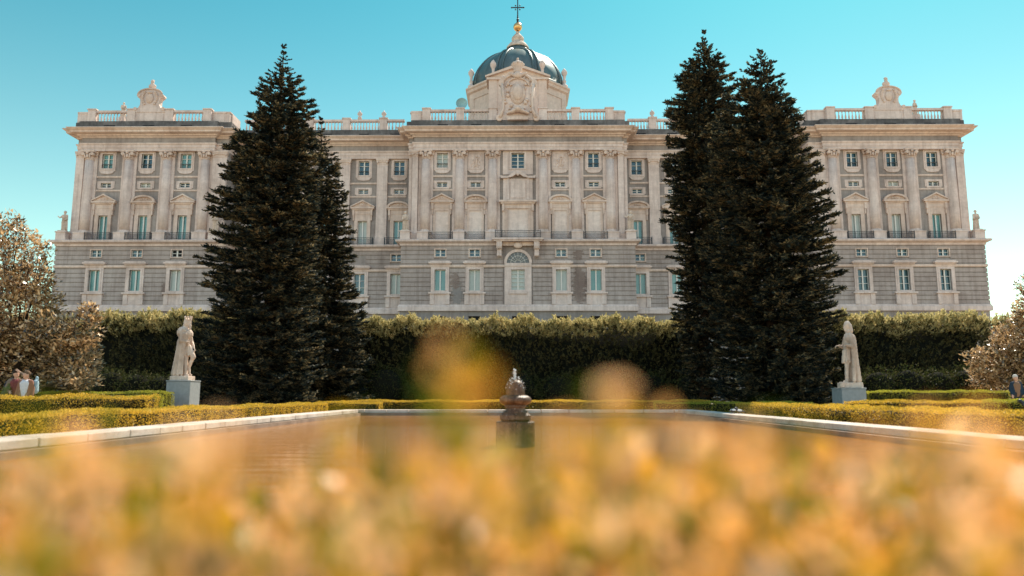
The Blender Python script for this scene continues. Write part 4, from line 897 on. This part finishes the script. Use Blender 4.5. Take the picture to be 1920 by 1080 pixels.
for i in range(9): shrub(-11.5 + i * 2.85, 48.3 + .4 * (i % 2), 1.7, 2.6 + .35 * math.sin(i * 2.3), 'dark rounded shrub in the row at the foot of the middle hedge')
for i, px_ in enumerate((205, 255, 300)): shrub(at(px_, 742, 42)[0], 42, 1.3, 2.4 - .15 * i, 'dull green shrub in the row below the left hedge beside the king')
for i, px_ in enumerate((1650, 1705, 1760, 1815)): shrub(at(px_, 742, 42)[0], 42, 1.35, 2.4 + .12 * (i % 2), 'dull green shrub in the row below the right hedge')
# ================================================================ CONIFERS
def conifer(base, apex, prof, label, seed, dens=1.0, curve=.0):
    """prof: list of (z, left radius, right radius)"""
    rng = np.random.default_rng(seed); bx, by = base; ax, az = apex; H = az
    pz = [p[0] for p in prof]; pl = [p[1] for p in prof]; pr = [p[2] for p in prof]
    BP = []; z = .25
    while z < H - .15:
        t = z / H; R = (np.interp(z, pz, pl) + np.interp(z, pz, pr)) / 2; nb = max(6, int((6 + R * 3.6) * dens))
        a0 = rng.uniform(0, 6.28)
        for k in range(nb): BP.append((z + rng.uniform(-.12, .12), a0 + 2 * PI * k / nb + rng.uniform(-.25, .25)))
        z += .34 + .10 * rng.random()
    BP = np.array(BP); nB = len(BP); z = BP[:, 0]; a = BP[:, 1]; t = np.clip(z / H, 0, 1)
    cx = bx + (ax - bx) * t; rl = np.interp(z, pz, pl); rr_ = np.interp(z, pz, pr); c = np.cos(a)
    R = np.where(c < 0, rl, rr_) * np.abs(c) + (rl + rr_) / 2 * (1 - np.abs(c))
    # clumpy outline: broad lobes plus per-branch scatter
    lob = .09 * np.sin(a * 3 + z * 1.9) + .08 * np.sin(a * 5 - z * 2.6 + 1) + .05 * np.sin(z * 5.1 + a * 2)
    L = np.maximum(R * (.97 + lob + np.where(rng.random(nB) < .35, rng.uniform(-.25, -.05, nB), rng.uniform(-.04, .04, nB))) - .30, .12)
    el = np.interp(t, [0, .35, .7, .93, 1], [-.30, -.20, -.08, .22, 1.0]); sag = np.interp(t, [0, .5, 1], [.24, .12, .0])
    out = []; od = np.stack([np.cos(a), np.sin(a), np.zeros(nB)], 1)
    def pos(s, idx): 
        Lb = L[idx]; zz = Lb * (el[idx] * s - sag[idx] * np.sin(s * PI) * .6 + .05 * s ** 3); return np.stack([cx[idx], np.full(len(idx), by), z[idx] - .1], 1) + od[idx] * (Lb * s * np.cos(el[idx] * .6))[:, None] + np.array([0, 0, 1]) * zz[:, None]
    ntw = np.maximum(8, (L / .052).astype(int)); idx = np.repeat(np.arange(nB), ntw); M = len(idx)
    psz = rng.uniform(.75, 1.35, nB)[idx]
    s = 1 - rng.random(M) ** 1.35 * .85; p = pos(s, idx); p2 = pos(np.minimum(s + .03, 1.03), idx); fd = unit(p2 - p)
    side = np.where(rng.random(M) < .5, -1, 1)[:, None] * unit(np.cross(fd, [0, 0, 1])); d = unit(fd * .8 + side * rng.uniform(.1, 1.1, M)[:, None] + rng.normal(size=(M, 3)) * .14 + np.array([0, 0, .02]))
    tl = psz * np.clip(L[idx] * .26, .14, .50) * rng.uniform(.6, 1.25, M) * (1.1 - .35 * s)
    up = np.tile([0, 0, 1.], (M, 1)) + rng.normal(size=(M, 3)) * .35
    out.append(diamonds(p, d, tl, .07 + tl * .14, .5, up)); out.append(diamonds(p, d, tl * .95, .06 + tl * .12, .5, np.cross(d, up)))
    for j in range(5):                                   # twiglets along each twig
        f = (j + 1) / 6; q = p + d * (tl * f)[:, None]; sd = (1 if j % 2 else -1) * unit(np.cross(d, up)); dd = d * .75 + sd * .75 + rng.normal(size=(M, 3)) * .25 + np.array([0, 0, .08]); l2 = tl * (.62 - .35 * f)
        out.append(diamonds(q, dd, l2, .045 + l2 * .18, .5, up))
    V = np.concatenate(out).astype(np.float64)
    root = empty('fir_tree', (bx, by, 0), label, 'tree', 'big dark firs in front of the palace')
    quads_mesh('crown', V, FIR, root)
    tr = MB(); hts = [0, .25, .5, .75, .97]; tr.tube([(bx + (ax - bx) * h, by, H * h) for h in hts], [.34, .26, .18, .09, .02], 10)
    for k in range(0, nB, 3):
        pts = [tuple(pos(np.array([s_]), np.array([k]))[0]) for s_ in (0, .35, .7, .92)]; tr.tube(pts, [.035, .028, .016, .006], 5)
    build('trunk', tr, BARK, root)
def cprof(Y, rows, bpx, apx, ytop):
    """rows: (y, xl, xr) outline in photo px -> (z, left r, right r) at distance Y"""
    bx = at(bpx, 742, Y)[0]; ax, az = at(apx, ytop, Y); pr = []
    for y, xl, xr in rows:
        z = at(900, y, Y)[1]; cx = bx + (ax - bx) * z / az; pr.append((max(0, z), cx - at(xl, y, Y)[0], at(xr, y, Y)[0] - cx))
    pr.sort(); return bx, ax, az, pr
T = [(40.5, 494, 533, 76, [(750, 368, 592), (700, 358, 598), (640, 362, 602), (560, 374, 604), (500, 385, 604), (430, 396, 604), (360, 406, 602), (320, 410, 600), (260, 440, 598), (200, 466, 594), (160, 482, 578), (120, 506, 558), (95, 522, 545), (76, 533, 533)], 'largest left fir with a pointed top, beside the crowned king'),
     (47, 606, 602, 215, [(750, 500, 702), (700, 500, 704), (600, 505, 690), (500, 510, 670), (400, 530, 660), (300, 560, 644), (250, 585, 622), (215, 602, 602)], 'shorter fir standing behind and right of the largest left fir'),
     (47, 1320, 1320, 58, [(750, 1282, 1370), (700, 1274, 1385), (600, 1262, 1392), (500, 1255, 1395), (400, 1250, 1398), (300, 1244, 1396), (220, 1246, 1385), (170, 1256, 1380), (130, 1272, 1374), (100, 1288, 1352), (75, 1306, 1332), (58, 1320, 1320)], 'narrow taller fir at the left of the right pair'),
     (40.5, 1452, 1425, 86, [(750, 1335, 1545), (700, 1328, 1562), (600, 1320, 1568), (500, 1316, 1568), (400, 1314, 1558), (340, 1316, 1542), (270, 1322, 1512), (220, 1335, 1500), (170, 1368, 1474), (130, 1388, 1470), (105, 1405, 1440), (86, 1425, 1425)], 'broad dark fir at the right of the right pair')]
for i, (Y, bp, ap, yt, rows, lab) in enumerate(T):
    bx, ax, az, pr = cprof(Y, rows, bp, ap, yt); conifer((bx, Y), (ax, az), pr, lab, 20 + i)
# ================================================================ MAGNOLIAS
def magnolia(base, clumps, Y, label, seed, cat='tree'):
    rng = np.random.default_rng(seed); bx = base; root = empty('magnolia_tree', (bx, Y, 0), label, cat, 'bronze leaved magnolias'); out = []; tr = MB()
    tr.tube([(bx, Y, 0), (bx + .1, Y, 1.2), (bx + .2, Y, 2.5)], [.2, .16, .12], 8)
    for px_, py_, r, dn, dy in clumps:
        x, z = at(px_, py_, Y + dy); R = r / F * Y; nsp = int(95 * R * R * dn) + 6
        u = unit(rng.normal(size=(nsp, 3))); c = np.array([x, Y + dy, z]) + u * (R * rng.uniform(.35, 1.0, nsp) ** .6)[:, None]
        c[:, 2] = np.maximum(c[:, 2], .35)
        for k in range(min(nsp, 10)): tr.tube([(bx + .15, Y, min(2.2, c[k, 2] * .6)), ((bx + x) / 2, Y + dy * .5, (z + 2) / 2 if z > 2 else z * .8), tuple(c[k])], [.04, .02, .005], 4)
        for k in range(15):       # rosette of leaves round each shoot tip
            a = 2 * PI * k / 15 * 2.4; d = np.stack([np.cos(a + u[:, 0] * 9), np.sin(a + u[:, 0] * 9), rng.uniform(-.1, .9, nsp)], 1) * .8 + u * .6 + rng.normal(size=(nsp, 3)) * .25
            L = rng.uniform(.12, .24, nsp); out.append(diamonds(c + rng.normal(size=(nsp, 3)) * .09, d, L, L * .42, .5, np.array([0, -.25, 1.]) + rng.normal(size=(nsp, 3)) * .55))
    quads_mesh('crown', np.concatenate(out), MAGN, root); build('trunk', tr, BARK, root)
magnolia(at(20, 742, 30)[0], [(-60, 560, 120, 1, 0), (30, 600, 80, 1.1, 0), (10, 480, 62, .7, .5), (60, 530, 45, .8, 0), (5, 420, 36, .55, 0), (50, 455, 26, .5, 0), (85, 470, 15, .5, 0), (30, 680, 80, 1.2, .5), (90, 640, 55, 1.1, -.5), (150, 620, 38, 1, -.5), (165, 590, 20, .7, -.5), (130, 680, 55, 1.1, 0), (150, 710, 32, 1.1, -.5), (-80, 680, 110, 1, 0), (-120, 440, 90, .8, 0), (90, 570, 28, .8, 0)], 30, 'large bronze leaved magnolia at the left edge, behind the walkers', 5)
magnolia(at(1985, 742, 38)[0], [(1960, 640, 75, 1.1, 0), (1900, 650, 42, 1.1, 0), (1860, 690, 36, 1, 0), (1832, 672, 20, .8, 0), (1895, 700, 46, 1.1, 0), (1925, 600, 32, .8, 0), (1990, 560, 70, .8, 0), (1935, 560, 22, .6, 0), (1990, 690, 70, 1.1, 0), (1918, 530, 12, .5, 0), (1840, 705, 22, 1, 0)], 38, 'bronze leaved magnolia at the right edge, behind the standing man', 6)
# ================================================================ LAMP, PEOPLE, BIRDS
LY = 40.5; lx = at(1874, 700, LY)[0]; lz = lambda py: at(1874, py, LY)[1]
lamp = empty('street_lamp', (lx, LY, 0), 'black iron garden lamp with a white glass lantern, by the right magnolia', 'lamp')
build('post', MB().lathe([(.14, 0), (.14, .3), (.08, .5), (.05, .9), (.045, lz(642)), (.09, lz(640))], lx, LY, 12), IRON, lamp)
z0, z1 = lz(639), lz(627); build('glass_lantern', MB().lathe([(.11, z0), (.155, z1)], lx, LY, 6, False), plain('milky_lamp_glass', (.75, .72, .68), .2, .6, var=.05), lamp)
build('cap', MB().lathe([(.2, z1), (.19, z1 + .04), (.1, z1 + .14), (.05, z1 + .18), (.04, z1 + .24), (.01, z1 + .3)], lx, LY, 12, False), IRON, lamp)
fb = MB()
for k in range(6): a = PI / 3 * k; fb.tube([(lx + .112 * math.cos(a), LY + .112 * math.sin(a), z0), (lx + .158 * math.cos(a), LY + .158 * math.sin(a), z1)], .009, 4)
build('lantern_frame', fb, IRON, lamp)
SK = plain('skin', (.55, .30, .20), .5, .35, var=.08)
def cloth(n, c): return plain(n, c, .85, .2, var=.2, sc=12, bmp=.2)
HAIRD = cloth('dark_hair', (.03, .018, .012)); HAIRB = cloth('brown_hair', (.12, .07, .04)); HAIRG = cloth('grey_hair', (.55, .48, .42))
def person(loc, rz, label, h, arms, top, topm, trm, hairm, hair='short', jacket=None, sleeves=False, skirt=None, gaze=(0, -1, 0)):
    """1.75 m figure facing -Y, scaled to h; arms = (left elbow,left wrist,right elbow,right wrist)"""
    k = h / 1.75; r = empty('person', loc, label, 'person'); W_ = MB()
    sh, hp = 1.43, .93
    for q in (-1, 1):
        W_.caps((q * .09, 0, hp), (q * .10, -.01, .5), .085, .058); W_.caps((q * .10, -.01, .5), (q * .10, .02, .09), .056, .038); W_.caps((q * .10, .03, .04), (q * .12, -.14, .03), .04, .03)
        el, wr = (arms[0], arms[1]) if q < 0 else (arms[2], arms[3])
        W_.caps((q * .175, 0, sh - .03), el, .052, .04); W_.caps(el, wr, .038, .027); d = Vector(wr) - Vector(el); hand(W_, Vector(wr) + d.normalized() * .01, d, (0, -1, .2), 1.0, .4)
    W_.caps((-.06, 0, hp), (.06, 0, hp), .12, .12); W_.caps((0, 0, hp), (0, 0, 1.15), .13, .12); W_.caps((-.03, 0, 1.15), (-.05, 0, 1.33), .12, .12); W_.caps((.03, 0, 1.15), (.05, 0, 1.33), .12, .12); W_.caps((-.15, 0, sh - .02), (.15, 0, sh - .02), .06, .06)
    W_.caps((0, .01, 1.4), (0, -.01, 1.55), .055, .05); face(W_, (0, -.01, 1.63), .115, gaze)
    place_mesh('body', remesh(W_, .0105, 2), SK, r, (0, 0, 0), 0, k)
    def shell(name, mb, m, vox=.014): place_mesh(name, remesh(mb, vox, 3, .006, .06), m, r, (0, 0, 0), 0, k)
    t = MB(); t.caps((-.05, 0, .95), (.05, 0, .95), .128, .128); t.caps((0, 0, .95), (0, 0, 1.15), .145, .135); t.caps((-.04, 0, 1.15), (-.06, 0, 1.33), .132, .132); t.caps((.04, 0, 1.15), (.06, 0, 1.33), .132, .132); t.caps((-.14, 0, sh - .02), (.14, 0, sh - .02), .064, .064)
    if sleeves:
        for q in (-1, 1): t.caps((q * .175, 0, sh - .03), Vector((q * .175, 0, sh - .03)).lerp(Vector(arms[0] if q < 0 else arms[2]), .7), .066, .06)
    shell(top, t, topm)
    t = MB(); t.caps((-.06, 0, hp + .02), (.06, 0, hp + .02), .132, .132)
    if skirt:
        for q in range(10): a = 2 * PI * q / 10; t.caps((.08 * math.cos(a), .07 * math.sin(a), 1.0), (.16 * math.cos(a), .14 * math.sin(a), .52), .08, .07, 7)
        shell('skirt', t, trm)
    else:
        for q in (-1, 1): t.caps((q * .09, 0, hp), (q * .10, -.01, .5), .10, .075); t.caps((q * .10, -.01, .5), (q * .10, .02, .12), .073, .06)
        shell('trousers', t, trm)
    if jacket:
        t = MB()
        for q in (-1, 1):
            el, wr = (arms[0], arms[1]) if q < 0 else (arms[2], arms[3]); t.caps((q * .175, 0, sh - .03), el, .07, .058); t.caps(el, Vector(el).lerp(Vector(wr), .9), .056, .045)
            t.caps((q * .13, -.03, sh - .02), (q * .15, -.04, .92), .06, .07); t.caps((q * .12, .06, sh - .05), (q * .13, .06, .9), .09, .1); t.caps((q * .16, 0, 1.3), (q * .17, 0, .92), .07, .07)
        t.caps((0, .08, 1.36), (0, .08, .92), .1, .1); t.caps((-.08, .03, 1.46), (.08, .03, 1.46), .045, .045); shell('jacket', t, jacket)
    t = MB(); gz = Vector(gaze).normalized(); c = Vector((0, -.01, 1.66)) - gz * .022
    t.ball(c + Vector((0, 0, .025)), (.108, .108, .11), 14, 10)
    if hair == 'long': t.caps(c - gz * .05, c - gz * .06 - Vector((0, 0, .2)), .075, .06)
    if hair == 'bun': t.ball(c - gz * .11 + Vector((0, 0, .03)), .045)
    nm = remesh(t, .012, 2, .012, .03); place_mesh('hair', nm, hairm, r, (0, 0, 0), 0, k)
    r.rotation_euler.z = rz; return r
GY = 24.6
x1 = at(46, 742, GY)[0]; x0 = at(27, 742, GY + .3)[0]
person((x1, GY, 0), .15, 'walker in pale vest and open brown jacket with hair tied back', 1.64, ((-.24, .02, 1.15), (-.27, -.08, .9), (.25, .02, 1.15), (.28, -.06, .9)), 'vest', cloth('pale_vest', (.62, .58, .60)), cloth('tan_trousers', (.32, .20, .12)), HAIRB, 'bun', cloth('brown_jacket', (.26, .11, .075)), gaze=(-.5, -.85, 0))
person((x0, GY + .3, 0), .5, 'walker with dark hair and red and black top raising one hand to the forehead', 1.68, ((-.26, .0, 1.16), (-.16, -.2, 1.05), (.33, -.08, 1.5), (.12, -.15, 1.68)), 'patterned_top', cloth('patterned_cloth', (.20, .05, .05)), cloth('navy_trousers', (.03, .04, .09)), HAIRD, 'long', cloth('flowered_shirt', (.20, .14, .10)), gaze=(.6, -.7, -.3))
def backpack(x, y, z, c, label):
    m = MB(); m.caps((x, y, z), (x, y, z + .26), .11, .10); m.caps((x - .05, y - .08, z), (x - .05, y - .08, z + .12), .09, .08); m.caps((x, y + .05, z + .38), (x, y + .05, z + .42), .05, .05)
    for q in (-1, 1): m.caps((x + q * .1, y - .05, z + .35), (x + q * .12, y - .14, z + .1), .018, .018, 6)
    nm = remesh(m, .015, 3, .01, .05)
    for v in nm.vertices: v.co -= Vector((x, y, z))
    place_mesh('backpack', nm, c, None, (x, y, z), 0, 1, label, 'backpack')
backpack(x1 + .20, GY + .2, 1.02, cloth('pale_blue_nylon', (.30, .40, .45)), 'pale blue grey backpack on the walker in the brown jacket')
backpack(x0 - .27, GY + .42, .98, cloth('black_nylon', (.03, .035, .05)), 'black backpack on the walker in the red top')
backpack(x0 - .12, GY + .12, .80, cloth('olive_canvas', (.10, .10, .03)), 'olive shoulder bag hanging in front of the walker in the red top')
MY = 33.2; xm = at(1907, 742, MY)[0]
person((xm, MY, 0), -.1, 'grey haired man in dark navy jacket over a brown shirt behind the right hedges', 1.74, ((-.25, .02, 1.15), (-.25, -.1, .9), (.25, .02, 1.15), (.25, -.1, .9)), 'shirt', cloth('brown_shirt', (.22, .12, .07)), cloth('dark_trousers', (.04, .035, .035)), HAIRG, 'short', cloth('navy_jacket', (.02, .035, .055)), gaze=(.15, -1, -.1))
def bird(loc, rz, label, dark, s=1.0, tail=.2):
    m = MB(); m.caps((-.04, 0, .1), (.06, 0, .13), .05, .045); m.ball((.12, 0, .19), .036, 10, 8); m.caps((.06, 0, .14), (.11, 0, .18), .04, .03); m.caps((.15, 0, .19), (.18, 0, .185), .011, .004, 6); m.caps((-.06, 0, .1), (-.06 - tail, 0, .085), .03, .015)
    for q in (-1, 1): m.caps((.01, q * .02, .07), (.02, q * .02, .0), .008, .006, 6); m.caps((.02, q * .02, .006), (.05, q * .022, .006), .006, .005, 6)
    o = empty('bird', loc, label, 'bird'); place_mesh('body', remesh(m, .008, 2), dark, o, (0, 0, 0), 0, s)
    w = MB()
    for q in (-1, 1): w.ball((-.01, q * .046, .125), (.085, .014, .035), 10, 6)
    place_mesh('wing_feathers', remesh(w, .007, 1), cloth('white_feather', (.7, .7, .68)), o, (0, 0, 0), 0, s); o.rotation_euler.z = rz
BD = plain('black_feather', (.02, .022, .03), .4, .4)
bx_, bz_ = at(1895, 772, 26); bird((at(1895, 772, 15.5)[0] if False else 9.0, at(1895, 772, 13.5)[1] and 13.4, .57), 2.6, 'black and white magpie perched on the right box hedge', BD, 1.0)
for px_, rz, lab in ((1369, .3, 'pigeon with folded pale wings nearest the corner on the right coping'), (1380, 2.9, 'dark headed pigeon farther from the pool corner on the right coping')):
    YB = 7.3 / ((px_ - 971.5) / F); bird((7.3, YB, .25), rz, lab, BD, 1.0, .1)
# ================================================================ LIGHT, SKY, CAMERA
EL, AZ = math.radians(50), math.radians(28)
sd = Vector((math.sin(AZ) * math.cos(EL), math.cos(AZ) * math.cos(EL), math.sin(EL)))
L = bpy.data.lights.new('sun', 'SUN'); L.energy = 4.5; L.angle = math.radians(.5); L.color = (1, .9, .76)
lo = bpy.data.objects.new('sun', L); C.objects.link(lo); lo.rotation_euler = (-sd).to_track_quat('-Z', 'Y').to_euler(); lo.location = sd * 50 + Vector((0, 0, 30))
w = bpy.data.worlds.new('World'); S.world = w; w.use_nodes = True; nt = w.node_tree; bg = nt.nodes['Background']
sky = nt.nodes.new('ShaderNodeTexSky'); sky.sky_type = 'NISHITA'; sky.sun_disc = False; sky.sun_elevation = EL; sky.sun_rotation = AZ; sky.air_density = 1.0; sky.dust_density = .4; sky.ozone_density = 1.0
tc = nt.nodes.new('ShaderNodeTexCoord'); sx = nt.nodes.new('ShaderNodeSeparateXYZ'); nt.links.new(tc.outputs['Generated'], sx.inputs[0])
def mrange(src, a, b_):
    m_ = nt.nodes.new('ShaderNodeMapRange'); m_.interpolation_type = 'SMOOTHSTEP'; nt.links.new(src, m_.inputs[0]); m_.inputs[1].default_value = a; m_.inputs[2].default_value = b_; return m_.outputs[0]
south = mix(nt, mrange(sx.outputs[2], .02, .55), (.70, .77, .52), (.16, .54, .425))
allsky = mix(nt, mrange(sx.outputs[1], -.3, .35), (1.25, 1.25, 1.02), south)  # unseen sky behind camera: brighter, warmer tint added to light the shaded facade
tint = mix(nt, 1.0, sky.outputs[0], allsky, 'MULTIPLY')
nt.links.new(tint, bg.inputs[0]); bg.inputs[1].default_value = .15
cam = bpy.data.cameras.new('camera'); co = bpy.data.objects.new('camera', cam); C.objects.link(co); S.camera = co
cam.sensor_width = 36; cam.lens = F / 1920 * 36; co.location = (0, 0, HC); co.rotation_euler = (PI / 2 + TH, 0, PS); cam.clip_start = .02; cam.clip_end = 5000
cam.dof.use_dof = True; cam.dof.focus_distance = 55; cam.dof.aperture_fstop = cam.lens / 31.0; cam.dof.aperture_blades = 0
S.view_settings.view_transform = 'Standard'; S.view_settings.look = 'None'; S.view_settings.exposure = 1.0; S.view_settings.gamma = 1
S.cycles.max_bounces = 8; S.cycles.sample_clamp_indirect = 6
